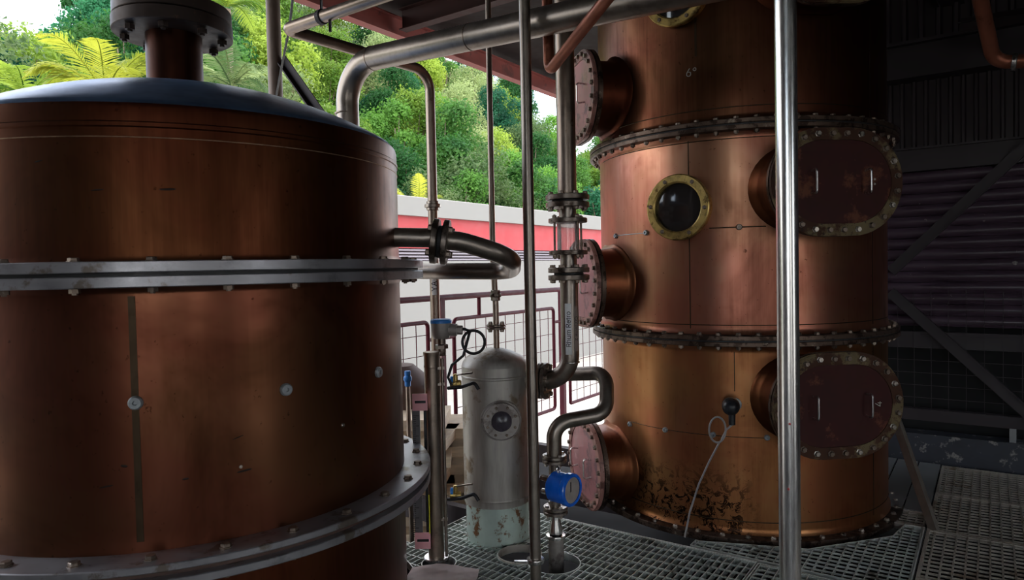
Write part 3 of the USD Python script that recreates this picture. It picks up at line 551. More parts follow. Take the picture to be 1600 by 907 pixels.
# a: the large overhead steam pipe
pa2 = at(541, 100, 3.9); pa = [pa2 - (0, 0, 1.35) + V * 1.2 + U * 0.7, pa2 - (0, 0, 1.0) + V * 0.6 + U * 0.35, pa2 - (0, 0, 0.75), pa2, at(1190, -40, 2.52)]
big = thing('overhead_pipe', 'large overhead stainless pipe bending down behind the near tank', 'pipe', pa[0])
part('tube', pipe(pa, 0.0635, [0.2, 0.2, 0.22], 32, 16), 'steel', big)
for q in (at(541, 178, 3.9), ): part('weld_bead', put(ring(0.060, 0.066, -0.004, 0.004, 32, 0.002), q), 'steel_brown', big)
dd = (pa[4] - pa[3]) / np.linalg.norm(pa[4] - pa[3])
for s in (0.22, 0.92): part('weld_bead', put(ring(0.060, 0.066, -0.004, 0.004, 32, 0.002), pa[3] + dd * s, dd), 'steel_brown', big)
# b: smaller pipe with corner
pb0 = at(447, 46, 3.59); pb = [pb0 - V * 2.2, pb0, np.array([*at(671, 113, 4.4)[:2], pb0[2]])]; pb.append(np.array([pb[2][0], pb[2][1], -0.40]))
sm = thing('branch_pipe', 'thinner brown steel pipe with overhead corner running down beside the tank elbow', 'pipe', pb[-1])
part('tube', pipe(pb, 0.031, [0.04, 0.13], 24), 'steel_brown', sm)
zc = at(676, 322, 4.4)[2]; part('union', [put(ring(0.03, 0.052, -0.012, 0.012, 32), pb[3] * [1, 1, 0] + (0, 0, zc)), put(ring(0.03, 0.040, -0.03, 0.03, 32), pb[3] * [1, 1, 0] + (0, 0, zc))], 'steel', sm)
hp = pb0 - V * 0.28; part('pipe_hanger', [put(ring(0.031, 0.037, -0.015, 0.015, 24), hp, V), bar(hp + (0, 0, 0.03), hp + (0, 0, 1.6), 0.03, 0.006), bar(hp - (0, 0, 0.03) - V * 0.06, hp - (0, 0, 0.085) - V * 0.06, 0.012, 0.012)], 'dark_beam', sm, smooth=False)
def tape(parent, axis, r, z0, z1, a0, a1, mname, words, hgt, up=True, ink='ink'):
    th = np.linspace(a0, a1, 9); v = np.array([(axis[0] + r * math.cos(t), axis[1] + r * math.sin(t), z) for z in (z0, z1) for t in th]); f = []
    for i in range(8): f += [(i, i + 1, i + 10), (i, i + 10, i + 9)]
    tp_ = part('label_tape', trimesh.Trimesh(v, np.array(f), process=False), mname, parent, label=f'{"white" if "white" in mname else "grey"} tape lettered along the pipe')
    m = meshkit.text_mesh(words, hgt, 0.0006); m = m.subdivide(); m.apply_translation([-m.bounds[:, 0].mean(), -m.bounds[:, 1].mean(), 0])
    s = 1 if up else -1; tm = (a0 + a1) / 2; v = m.vertices
    k = min(1.0, (z1 - z0) * 0.86 / np.ptp(v[:, 0]))
    t = tm - s * v[:, 1] * k / r; rr = r + 0.0006 + v[:, 2]
    part('lettering', trimesh.Trimesh(np.column_stack([axis[0] + rr * np.cos(t), axis[1] + rr * np.sin(t), (z0 + z1) / 2 + s * v[:, 0] * k]), m.faces, process=False), ink, tp_, smooth=False)
tape(sm, pb[3][:2], 0.0315, at(680, 461, 4.4)[2], at(680, 434, 4.4)[2], math.radians(-118), math.radians(-62), 'white_label', 'YA', 0.036, True)
# c: thin vertical pipe to the small vessel
VX = np.array([-0.108, 3.83]); VR = 0.184
pc = at(768, 200, 3.86)
cx, cy = at(775, 500, 3.83)[:2]; top = at(762, -30, 4.05)
thin = thing('vent_pipe', 'thin steel vent pipe rising from the small vessel lid to the roof', 'pipe', (cx, cy, 1.05))
part('tube', sweep(np.array([(cx, cy, 1.04), (cx, cy, 1.30), at(770, 400, 3.86), at(766, 200, 3.95), top, top + (0, 0, 1.2)]), 0.0165, 16), 'steel_brown', thin)
zz = at(775, 511, 3.83)[2]; flange_pair(thin, np.array([cx, cy, zz]), Z, 0.054, 0.014, nb=4, br=0.011, off=0.86)
zz = at(773, 462, 3.83)[2]; part('union', [put(ring(0.01, 0.026, -0.03, 0.03, 6), (cx, cy, zz)), put(ring(0.01, 0.032, -0.01, 0.01, 24), (cx, cy, zz))], 'flange_metal', thin)
# d: middle post pipe
md = at(828.5, 470, 3.0) * [1, 1, 0]
post = thing('slender_pipe', 'slender upright stainless pipe through the floor in front of the small vessel', 'pipe', md)
part('tube', sweep(np.array([md + (0, 0, -0.45), md + (0, 0, 0.5), md + (0, 0, 2.0), md + (0.004, 0, 4.37)]), 0.0245, 24), 'steel', post)
mz = md + (0, 0, at(835, 876, 3.0)[2])
part('clamp', [put(lathe([(0.024, -0.011), (0.038, -0.009), (0.040, 0.0), (0.038, 0.009), (0.024, 0.011)], 32), mz), bar(mz + (-0.03, -0.015, 0), mz + (-0.095, -0.03, 0.008), 0.012, 0.010)], 'steel_bright', post)
# e: feed pipe with flanges, sight glass, label
E0 = at(890, 500, 3.72)[:2]; eb = at(890, 597, 3.72)[2]
feed = thing('feed_pipe', 'upright feed pipe with sight glass and lettered tapes elbowing into the small vessel', 'pipe', (E0[0], E0[1], eb))
def ez(py): return at(890, py, 3.72)[2]
def ep(name, m, matname, parent=feed, **k): m = m.copy(); m.apply_translation((E0[0], E0[1], 0)); return part(name, m, matname, parent, **k)
ep('upper_tube', lathe([(0.051, ez(318)), (0.051, 4.37)], 32), 'steel_brown')
lo = [np.array([E0[0], E0[1], ez(432)]), np.array([E0[0], E0[1], eb]), np.array([VX[0] + 0.05, VX[1] + 0.02, eb])]
part('lower_tube', pipe(lo, 0.049, 0.15, 32, 14), 'steel', feed)
part('weld_bead', put(ring(0.046, 0.0515, -0.004, 0.004, 32, 0.002), (E0[0], E0[1], ez(566))), 'steel_bright', feed)
for py, r, nb in ((315, 0.118, 8), (428, 0.112, 8)): flange_pair(feed, np.array([E0[0], E0[1], ez(py)]), Z, r, 0.034, 0.012, nb, br=0.013, off=0.84)
ep('spool', lathe([(0.047, ez(345)), (0.047, ez(320))], 32), 'steel'); ep('spool', lathe([(0.045, ez(424)), (0.045, ez(396))], 32), 'steel')
for py in (345, 395): ep('sight_flange', ring(0.035, 0.105, ez(py) - 0.012, ez(py) + 0.012, 40), 'flange_metal')
ep('sight_glass', lathe([(0.060, ez(394)), (0.060, ez(346))], 40), 'sight_tube', label='clear sight glass tube')
for k in range(4):
    t = PI / 4 + k * PI / 2 - 0.25; q = (0.088 * math.cos(t), 0.088 * math.sin(t), 0); m = lathe([(0, ez(405)), (0.006, ez(405)), (0.006, ez(336)), (0, ez(336))], 10)
    ms = [m, hexa(0.012, 0, 0.016).apply_translation((0, 0, ez(345) + 0.011)), hexa(0.012, 0, 0.016).apply_translation((0, 0, ez(395) - 0.027))]
    ep('tie_rod', join(ms).apply_translation(q), 'bolt_dark')
nv = np.array([0.90, 0.0, 0]); vf = np.array([VX[0] + 0.232, VX[1] - 0.0, eb]); dv = (lo[1] - lo[2]) / np.linalg.norm(lo[1] - lo[2])
flange_pair(feed, lo[2] + dv * 0.235, dv, 0.100, 0.026, 0.008, 8, br=0.013, off=0.82)
tc = math.atan2(-E0[1], -E0[0])
tape(feed, E0, 0.0496, ez(553), ez(474), tc - 0.52, tc + 0.22, 'white_label', 'Rhum Retro', 0.026)
tape(feed, E0, 0.0498, ez(548), ez(478), tc + 0.55, tc + 1.05, 'grey_label', 'Colonne 2', 0.020, up=False)
# copper drain pipe in front
cd = [at(1010, -80, 2.40), at(858, 112, 3.2), at(853, -60, 3.26)]
dr = thing('copper_drain_pipe', 'bare reddish copper tube slanting across the large overhead pipe with a tight return bend', 'pipe', cd[1])
part('tube', pipe(cd, 0.0255, 0.042, 20), 'copper_tube', dr)
# front post
fp = at(1232.5, 640, 2.0); FPX0 = np.array([fp[0], fp[1]])
pf = thing('steel_post', 'bright polished steel post standing nearest the camera before the column', 'post', (fp[0], fp[1], 0))
part('tube', sweep(np.array([(fp[0], fp[1], z) for z in (0.012, 0.7, 1.5, 2.6, 4.37)]), 0.0305, 40), 'steel_bright', pf)
part('base_plate', put(cyl(0.07, 0, 0.012, 32), (fp[0], fp[1], 0)), 'steel', pf)
mat('red_speck', (0.4, 0.03, 0.03), 0.5)
for py, dx in ((663, 5), (765, 3)): 
    q = at(1229 + dx, py, 1.97); part('paint_speck', put(cyl(0.0035, -0.002, 0.002, 10), q, (q - [fp[0], fp[1], q[2]])), 'red_speck', pf)
# left post with brace and wire
lpz = at(428, 60, 5.5); lp2 = np.array([lpz[0], lpz[1], 0])
lpost = thing('roof_post', 'brown steel roof post behind the near tank with a slanted brace', 'post', lp2 + (0, 0, -0.45))
part('shaft', sweep(np.array([lp2 + (0, 0, -0.45), lp2 + (0, 0, 2), lp2 + (0, 0, 4.12)]), 0.055, 24), 'post_brown', lpost)
a, b = at(436, 96, 5.5), at(540, 245, 5.2)
part('brace', [bar(a, b, 0.075, 0.01), bar(a + (0.03, 0, 0.02), b + (0.03, 0, 0.02), 0.01, 0.07)], 'dark_beam', lpost, smooth=False)
solo('thin_cable', sweep(np.array([at(464, -60, 4.0), at(452, 45, 4.4), at(440, 105, 4.9), at(430, 160, 5.35)]), 0.008, 8), 'black_rubber', 'thin dark cable hanging beside the brown roof post', 'cable')
# tank elbow pipe
ua = [at(606, 371, 3.02), at(668, 372, 3.02), at(722, 378, 3.02), at(800, 402, 3.05), at(800, 424, 3.42), at(700, 424, 3.55), at(560, 424, 4.2)]
ub = thing('return_bend_pipe', 'fat steel pipe making a flanged return bend out of the near tank', 'pipe', ua[0])
part('tube', pipe(ua, 0.043, [0.2, 0.3, 0.14, 0.14, 0.3], 28, 10), 'steel', ub)
flange_pair(ub, at(688, 378, 3.02), ua[2] - ua[1], 0.100, 0.036, 0.020, 4, br=0.015, off=0.74)
# f: s-bend with flow meter
X0 = at(867, 760, 3.52); ax0 = X0[:2]
def sz(py): return at(867, py, 3.52)[2]
sb = thing('meter_pipe', 'steel pipe with double bend feeding the blue flow meter and standing in the floor', 'pipe', (ax0[0], ax0[1], 0))
ps = [at(868, 586, 3.95), at(948, 583, 3.72), at(948, 646, 3.60), np.array([ax0[0], ax0[1], sz(662)]), np.array([ax0[0], ax0[1], sz(712)])]
part('upper_tube', pipe(ps, 0.039, [0.10, 0.10, 0.10], 24, 12), 'steel', sb)
def sp(name, m, matname, parent=sb, **k): m = m.copy(); m.apply_translation((ax0[0], ax0[1], 0)); return part(name, m, matname, parent, **k)
for py in (717, 797):
    f = sp('flange', ring(0.02, 0.064, sz(py) + 0.002, sz(py) + 0.020, 32), 'steel'); sp('flange', ring(0.02, 0.064, sz(py) - 0.020, sz(py) - 0.002, 32), 'steel')
    for k in range(4):
        t = k * PI / 2 + 0.5; m = bolt(0.009, 0.010, 0.042); m.apply_translation((ax0[0] + 0.05 * math.cos(t), ax0[1] + 0.05 * math.sin(t), sz(py) + 0.02)); part('bolt', m, 'bolt_bright', f, smooth=False)
sp('meter_tube', lathe([(0.030, sz(795)), (0.030, sz(720))], 24), 'steel')
sp('reducer', lathe([(0.024, sz(803)), (0.024, sz(812)), (0.036, sz(828)), (0.036, sz(833))], 28), 'steel_bright')
sp('clamp', lathe([(0.03, sz(838) - 0.012), (0.050, sz(838) - 0.008), (0.052, sz(838)), (0.050, sz(838) + 0.008), (0.03, sz(838) + 0.012)], 32), 'steel_bright')
sp('stub', lathe([(0.040, -0.30), (0.040, sz(846)), (0.034, sz(840))], 28), 'cast_grey')
fd = np.array([0.76, -0.65, 0]); fc = at(879, 763, 3.46); fm = thing('flow_meter', 'blue round flow meter with glass dial clamped on the steel pipe', 'meter', fc)
part('housing', put(lathe([(0, -0.062), (0.070, -0.060), (0.078, -0.050), (0.078, 0.030), (0.084, 0.036), (0.084, 0.058), (0.080, 0.064), (0.066, 0.064), (0.065, 0.060)], 56), fc, fd), 'blue_paint', fm)
part('dial', put(lathe([(0.066, 0.058), (0, 0.058)], 40), fc, fd), 'dial', fm, label='grey dial face'); part('dial_glass', put(lathe([(0.066, 0.062), (0, 0.062)], 40), fc, fd), 'gauge_glass', fm)
part('pointer', put(bx((0.018, 0.01, 0.0595), (0.05, 0.006, 0.001)), fc, fd), 'ink', fm, smooth=False)
part('eyelet', [put(trimesh.creation.torus(0.012, 0.004, 20, 8), fc + (-0.02, 0.01, 0.092), (0.6, -0.8, 0)), put(cyl(0.008, 0, 0.02, 10), fc + (-0.02, 0.01, 0.072))], 'steel_bright', fm)
part('cable_gland', [put(cyl(0.017, -0.05, 0.02, 6), fc - fd * 0.09 + (-0.02, 0, 0.035), -fd), put(cyl(0.014, -0.05, 0.02, 16), fc - fd * 0.09 + (-0.02, 0, -0.035), -fd)], 'steel_bright', fm)

# ------------------------------------------------------------------ small vessel and gauges
v3 = np.array([VX[0], VX[1], 0]); ves = thing('small_vessel', 'small upright stainless vessel on a rusty pale green base', 'vessel', v3)
def vp(name, m, matname, parent=ves, **k): m = join(m) if isinstance(m, list) else m.copy(); m.apply_translation(v3); return part(name, m, matname, parent, **k)
vp('base', [lathe([(VR - 0.008, -0.02), (VR - 0.008, 0.205), (VR - 0.03, 0.205)], 64), lathe([(VR + 0.016, -0.02), (VR + 0.016, -0.006), (VR - 0.01, -0.006)], 64)], 'green_paint', label='rusty pale green painted base ring')
vp('body', lathe([(VR - 0.03, 0.198), (VR, 0.205), (VR, 0.235), (VR + 0.002, 0.24), (VR + 0.002, 0.246), (VR, 0.25), (VR, 0.90), (VR + 0.003, 0.904), (VR + 0.003, 0.912), (VR, 0.916), (VR, 0.965)], 72), 'steel_vessel')
vp('lid', lathe([(VR, 0.965), (VR - 0.008, 0.99), (VR - 0.03, 1.015), (VR - 0.08, 1.04), (0.05, 1.058), (0, 1.06)], 72), 'steel_vessel')
wd = np.array([0.10, -0.99, 0]); wd /= np.linalg.norm(wd); wp = at(783, 658, VX[1] - VR); wz = wp[2]; wq = np.array([wp[0], VX[1] - math.sqrt(VR ** 2 - (wp[0] - VX[0]) ** 2), wz])
wf = part('window_flange', put(lathe([(0.11, -0.06), (0.11, 0.0), (0.103, 0.004), (0.100, 0.004), (0.100, 0.022), (0.096, 0.026), (0.056, 0.026), (0.052, 0.018)], 56), wq - wd * 0.0, wd), 'cast_grey', ves)
mat('frosted_dark', (0.045, 0.038, 0.05), 0.3, 0.0, 0.15, 20, spec=0.7)
part('window_glass', put(lathe([(0.057, 0.020), (0.050, 0.030), (0.03, 0.040), (0, 0.044)], 40), wq, wd), 'frosted_dark', ves, label='dark domed sight window')
Rw = frame_to((0, 0, 0), wd)[:3, :3]
for k in range(8): t = k * PI / 4 + 0.35; part('bolt', put(bolt(0.0065, 0.006), wq + Rw @ np.array([0.079 * math.cos(t), 0.079 * math.sin(t), 0.026]), wd), 'bolt_dark', wf, smooth=False)
gx = at(678, 700, 3.52); g3 = np.array([gx[0], gx[1], 0])
lev = thing('level_column', 'upright steel level tube with a ruler and pink tags beside the near tank', 'level gauge', g3)
gz = lambda py: at(679, py, 3.52)[2]
part('chamber', [put(lathe([(0.041, 0.0), (0.041, gz(575)), (0.0425, gz(574)), (0.0425, gz(572)), (0.041, gz(571)), (0.041, gz(556)), (0.044, gz(554)), (0.044, gz(550)), (0, gz(549))], 36), g3)], 'steel_brown', lev)
part('base_flange', put(ring(0.03, 0.066, 0.0, 0.014, 36), g3), 'steel_bright', lev)
part('side_tube', pipe([g3 + (0.055, -0.02, 0.02), g3 + (0.055, -0.02, gz(560))], 0.0085, 0, 12), 'steel', lev)
for py in (575, 600, 810): part('bracket', bar(g3 + (0.0, -0.02, gz(py)), g3 + (0.066, -0.02, gz(py)), 0.012, 0.014), 'steel', lev, smooth=False)
rx = at(655, 740, 3.46); rulz = lambda py: at(655, py, 3.46)[2]
def rb(x0, x1, y0, y1, Yd, t, name, matname, **k):
    a, b = at(x0, y0, Yd), at(x1, y1, Yd); return part(name, bx(((a[0] + b[0]) / 2, Yd, (a[2] + b[2]) / 2), (abs(b[0] - a[0]), t, abs(a[2] - b[2]))), matname, lev, smooth=False, **k)
rb(644, 661, 640, 846, 3.47, 0.014, 'ruler', 'ruler_grey'); rb(662, 671, 640, 846, 3.475, 0.02, 'rail', 'black_plastic'); rb(669.5, 672.5, 774, 834, 3.455, 0.012, 'scale_strip', 'yellow_strip', label='yellow graduated strip')
marks = []
for i in range(60):
    p = at(648 if i % 5 else 650, 650 + i * 3.2, 3.4615); marks.append(bx(p, (0.014 if i % 5 else 0.03, 0.001, 0.003)))
part('ruler_mark', marks, 'ink', lev, smooth=False, kind='stuff')
tags = []
for (x0, y0, x1, y1) in ((644, 616, 668, 642), (648, 833, 673, 858)):
    rb(x0, x1, y0, y1, 3.452, 0.004, 'tag', 'pink_label', label='pink tag')
    rb(x0 + 4, x1 - 3, (y0 + y1) / 2 - 2, (y0 + y1) / 2 + 1.5, 3.449, 0.002, 'tag_print', 'ink')
tx3 = at(690, 540, 3.58); tr = thing('level_transmitter', 'grey cast transmitter head with blue lid above the level tube', 'transmitter', tx3 - (0, 0, 0.05))
tz = lambda py: at(690, py, 3.58)[2]
def trp(name, m, matname): m = m.copy(); m.apply_translation((tx3[0], tx3[1], 0)); part(name, m, matname, tr)
trp('housing', lathe([(0, tz(529)), (0.042, tz(529)), (0.052, tz(522)), (0.054, tz(506)), (0.054, tz(504))], 32).apply_translation((0.0, 0, 0)), 'cast_grey')
trp('lid', lathe([(0.056, tz(505)), (0.056, tz(501)), (0.05, tz(499)), (0, tz(499))], 32), 'blue_cap')
trp('stem', join([lathe([(0.022, tz(556)), (0.022, tz(528))], 20), hexa(0.034, tz(545), tz(538))]), 'flange_metal')
part('cable_gland', [put(cyl(0.032, 0.03, 0.085, 20), (tx3[0], tx3[1], tz(515)), (1, -0.1, -0.05)), put(hexa(0.024, 0.08, 0.115), (tx3[0], tx3[1], tz(515)), (1, -0.1, -0.05))], 'cast_grey', tr)
cl = [at(718, 514, 3.57), at(727, 515, 3.56)] + [at(740 + 17.5 * math.cos(t), 535 + 18 * math.sin(t), 3.55 + 0.01 * t / 6) for t in np.linspace(-1.9, -1.9 + 4 * PI, 48)] + [at(724, 556, 3.56), at(706, 571, 3.56), at(700, 590, 3.56), at(706, 602, 3.57)]
solo('coiled_cable', sweep(np.array(cl), 0.0075, 8), 'black_rubber', 'dark cable coiled in a ring above the small vessel shoulder', 'cable')
for i, (py, lab) in enumerate(((603, 'small sampling valve with black lever, upper of two beside the vessel'), (777, 'small sampling valve with black lever, lower of two beside the vessel'))):
    b = at(712, py - 3, 3.62); sv = thing('sampling_valve', lab, 'valve', b, group=None)
    part('body', [put(cyl(0.018, -0.03, 0.03, 14), b, (1, 0, 0)), put(hexa(0.02, -0.015, 0.015), b + (0.012, 0, 0), (1, 0, 0)), put(cyl(0.012, 0, 0.04, 12), b + (0, 0, 0.012))], 'brass', sv)
    part('lever', pipe([b + (0, 0, 0.045), at(722, py - 18, 3.58), at(738, py - 20 + 0, 3.55)], 0.005, 0.01, 8), 'steel', sv)
    part('spout', pipe([at(700, py + 4, 3.62), at(722, py + 2, 3.58), at(741, py - 5, 3.54), at(748, py + 6, 3.53)], 0.0095, 0.02, 12), 'black_plastic', sv)
    part('clip', put(ring(0.012, 0.02, -0.008, 0.008, 16), b + (-0.02, 0, 0.02), (1, 0, 0)), 'blue_cap', sv)

# pink cloth on the floor
cps = np.array([fl(x, y)[:2] for x, y in ((682, 884), (749, 894), (741, 925), (700, 938), (628, 915), (644, 892))])
gp = trimesh.creation.triangulate_polygon(Polygon(cps), engine='earcut'); cm = trimesh.Trimesh(np.column_stack([gp[0], np.zeros(len(gp[0]))]), gp[1], process=False)
for _ in range(5): cm = cm.subdivide()
cm.merge_vertices(); zz = 0.006 + 0.012 * meshkit.fbm(np.column_stack([cm.vertices[:, :2] * 14, np.zeros(len(cm.vertices))]), 3)
cm.vertices[:, 2] = zz; lowm = cm.copy(); lowm.vertices[:, 2] -= 0.003; lowm.invert()
solo('floor_cloth', join([cm, lowm]), 'pink_cloth', 'pale pink cloth lying on the grating beside the near tank', 'cloth', smooth=True)
# strap leg by the column
a, b = at(1398, 655, 4.12), fl(1458, 830)
solo('strap_brace', [bar(a, b, 0.055, 0.008, (1, 0.3, 0)), bar(a + (0.024, 0, 0), b + (0.024, 0, 0), 0.008, 0.03, (1, 0.3, 0))], 'strap_grey', 'slanted flat steel strap from the lower manhole down to the grating', 'brace', smooth=False)
# copper conduit top right
cc_ = [at(1519, -60, 3.4), at(1553, 98, 3.7), at(1680, 92, 3.5)]
cq = thing('wall_copper_pipe', 'dull copper pipe dropping at the top right and elbowing toward the wall', 'pipe', cc_[1])
part('tube', pipe(cc_, 0.036, 0.09, 24), 'copper_tube', cq); part('clip', put(ring(0.034, 0.045, -0.012, 0.012, 24), at(1585, 97, 3.63), cc_[2] - cc_[1]), 'steel_bright', cq)

# ------------------------------------------------------------------ railing
RV = 4.32
def railing(u0, u1, label, panels):
    rl = thing('railing', label, 'railing', W(u0, RV, -0.45))
    part('top_rail', pipe([W(u0, RV, 1.24), W(u1, RV, 1.24)], 0.029, 0, 16), 'wine_paint', rl)
    for (a, b) in panels:
        part('panel_frame', pipe([W(a, RV, -0.2), W(a, RV, 1.02), W(b, RV, 1.02), W(b, RV, -0.2), W(a + 0.01, RV, -0.2)], 0.020, [0.05, 0.05, 0.05], 12, 5), 'wine_paint', rl)
        for u in (a + 0.22 * (b - a), a + 0.78 * (b - a)): part('spacer', pipe([W(u, RV, 1.02), W(u, RV, 1.23)], 0.02, 0, 12), 'wine_paint', rl)
        ws = [ubox(u - 0.003, u + 0.003, RV - 0.003, RV + 0.003, -0.2, 1.02) for u in np.arange(a + 0.17, b - 0.05, 0.175)] + [ubox(a, b, RV - 0.003, RV + 0.003, z - 0.003, z + 0.003) for z in np.arange(-0.05, 1.0, 0.19)]
        part('wire_mesh', ws, 'wine_paint', rl, smooth=False, kind='stuff')
    for (a, b) in zip(panels[:-1], panels[1:]): part('spacer_bar', pipe([W(a[1], RV, 0.85), W(b[0], RV, 0.85)], 0.018, 0, 10), 'wine_paint', rl)
    for u in [p[1] + 0.19 for p in panels[:-1]]: part('post', [ubox(u - 0.03, u + 0.03, RV - 0.03, RV + 0.03, -0.45, 1.24)], 'wine_paint', rl, smooth=False)
railing(-1.0, 12.0, 'wine red tube railing with wire mesh panels along the platform edge', [(-0.7, 1.6), (2.0, 4.78), (5.16, 7.03), (7.4, 9.3), (9.7, 11.6)])

# clutter beyond the grating, at the lower level
drum = at(640, 565, 5.4); d3 = np.array([drum[0], drum[1], -0.45])
solo('rusty_drum', put(lathe([(0, 0), (0.30, 0), (0.31, 0.02), (0.31, 0.5), (0.315, 0.52), (0.31, 0.54), (0.31, 1.14), (0.29, 1.2), (0.14, 1.33), (0, 1.35)], 48), d3 + (-0.11, 0, -0.12)), 'rust_drum', 'dark rusty drum partly hidden behind the near tank', 'drum')
k = 0
for (px, Yd, n, w) in ((648, 5.0, 7, 0.5), (718, 5.3, 6, 0.42)):
    for i in range(n):
        p = at(px, 700, Yd); z = -0.45 + 0.06 + i * 0.135; k += 1
        solo('stacked_board', bx((p[0] + 0.02 * (i % 3), p[1], z), (w, 0.5, 0.075), trimesh.transformations.rotation_matrix(0.12 * ((i * 7) % 5 - 2) / 2, (0, 0, 1))[:3, :3]), 'pale_timber',
             'pale timber board, %s of the stack %s' % (('lowest', 'second from the bottom', 'third from the bottom', 'fourth from the bottom', 'fifth from the bottom', 'sixth from the bottom', 'topmost')[i if i < n - 1 else 6], 'beside the near tank' if n == 7 else 'behind the level tube'), 'board', 'boards stacked beside the near tank' if n == 7 else 'boards stacked behind the level tube', smooth=False)
        if i < n - 1: pass
bv = at(637, 592, 4.4); hs = thing('blue_valve', 'small blue hose valve peeking out beside the near tank', 'valve', bv)
part('body', [put(cyl(0.02, -0.05, 0.05, 14), bv), put(sphere(0.028), bv)], 'blue_cap', hs); part('pipe', sweep(np.array([bv - (0, 0, 0.05), bv - (0, 0, 0.6), bv - (0, 0, 1.3)]), 0.015, 10), 'steel_brown', hs)

# ------------------------------------------------------------------ white and red building
bl = thing('long_building', 'long white building with a red band and louvres across the yard', 'building', W(20, 15, -2.5))
B0, B1 = 7.0, 60.0
part('wall', ubox(B0, B1, 15.0, 20.0, -2.5, 1.82), 'white_render', bl, smooth=False)
part('red_band', ubox(B0 - 0.02, B1, 14.97, 20.0, 2.23, 3.24), 'red_render', bl, smooth=False)
part('fascia', ubox(B0 - 0.15, B1, 14.80, 20.0, 3.24, 3.82), 'white_render', bl, smooth=False)
part('louver_recess', ubox(B0, B1, 15.12, 20.0, 1.82, 2.23), 'louver_dark', bl, smooth=False)
for i in range(4):
    m = ubox(B0, B1, 14.99, 15.10, 1.845 + i * 0.1, 1.895 + i * 0.1); part('louver', m, 'louver_paint', bl, smooth=False)
part('roof', ubox(B0 - 0.1, B1, 14.9, 20.0, 3.82, 3.86), 'roof_grey', bl, smooth=False)

# ------------------------------------------------------------------ hillside and trees
def hill_z(u, v):
    q = np.asarray(u) / np.asarray(v); cap = np.interp(q, [0.38, 0.50, 1.30, 1.62], [10.5, 45, 45, 17.0])
    return -2.5 + np.minimum(np.clip(v - 23.5, 0, 45), cap) * 0.80
gu, gv = np.meshgrid(np.linspace(-25, 150, 80), np.linspace(22.5, 75, 34), indexing='ij'); gz_ = hill_z(gu, gv) + 0.8 * meshkit.fbm(np.stack([gu / 5, gv / 5, 0 * gu], -1))
P = np.stack([gu.ravel(), gv.ravel(), gz_.ravel()], 1) @ np.stack([U, V, Z]); f = []
for i in range(79):
    for j in range(33): a = i * 34 + j; f += [(a, a + 34, a + 35), (a, a + 35, a + 1)]
solo('hillside', trimesh.Trimesh(P, np.array(f), process=False), 'soil', 'steep green hillside behind the building', 'hill', kind='structure', smooth=True)

def leaf_cloud(centers, radii, count, size, rng, droop=0.3, aspect=1.9):
    """leaves on the surfaces of overlapping clumps: each leaf a folded blade of two triangles"""
    rad = np.asarray(radii, float); pr = (rad.prod(1) ** (2 / 3)); pr = pr / pr.sum(); ix = rng.choice(len(rad), count, p=pr)
    d = rng.normal(size=(count, 3)); d /= np.linalg.norm(d, axis=1, keepdims=True); d[:, 2] = np.where((d[:, 2] < -0.3) & (rng.uniform(size=count) < 0.6), -d[:, 2], d[:, 2])
    c = np.asarray(centers)[ix] + d * rad[ix] * (rng.uniform(0.45, 1.0, (count, 1)) ** 0.7 * rng.uniform(0.85, 1.3, (count, 1)))
    nrm = d + rng.normal(size=(count, 3)) * 0.8 + (0, 0, 0.3); nrm /= np.linalg.norm(nrm, axis=1, keepdims=True)
    ax = np.cross(nrm, rng.normal(size=(count, 3))); ax[:, 2] -= droop * 0.5; ax -= nrm * (ax * nrm).sum(1, keepdims=True); ax /= np.linalg.norm(ax, axis=1, keepdims=True)
    sd = np.cross(nrm, ax); L = size * rng.uniform(0.6, 1.4, (count, 1)); w = L / aspect / 2
    a, b = c - ax * L / 2, c + ax * L / 2; e, g = c + sd * w - nrm * w * 0.4, c - sd * w - nrm * w * 0.4
    v = np.stack([a, e, b, g], 1).reshape(-1, 3); k = np.arange(count) * 4
    return trimesh.Trimesh(v, np.vstack([np.stack([k, k + 1, k + 2], 1), np.stack([k, k + 2, k + 3], 1)]), process=False)
def crown(rng, n, w, h, z0):
    cs, rs = [], []
    for i in range(n):
        t = rng.uniform(0, 2 * PI); q = rng.uniform(0, 1) ** 0.6; zz = rng.uniform(0, 1); sh = math.sqrt(max(0.08, 1 - (2 * zz - 0.8) ** 2 * 0.55))
        cs.append((w * q * sh * math.cos(t), w * q * sh * math.sin(t), z0 + h * zz)); s = rng.uniform(0.6, 1.15); rs.append((s * w * 0.44, s * w * 0.44, s * w * 0.46))
    return np.array(cs), np.array(rs)
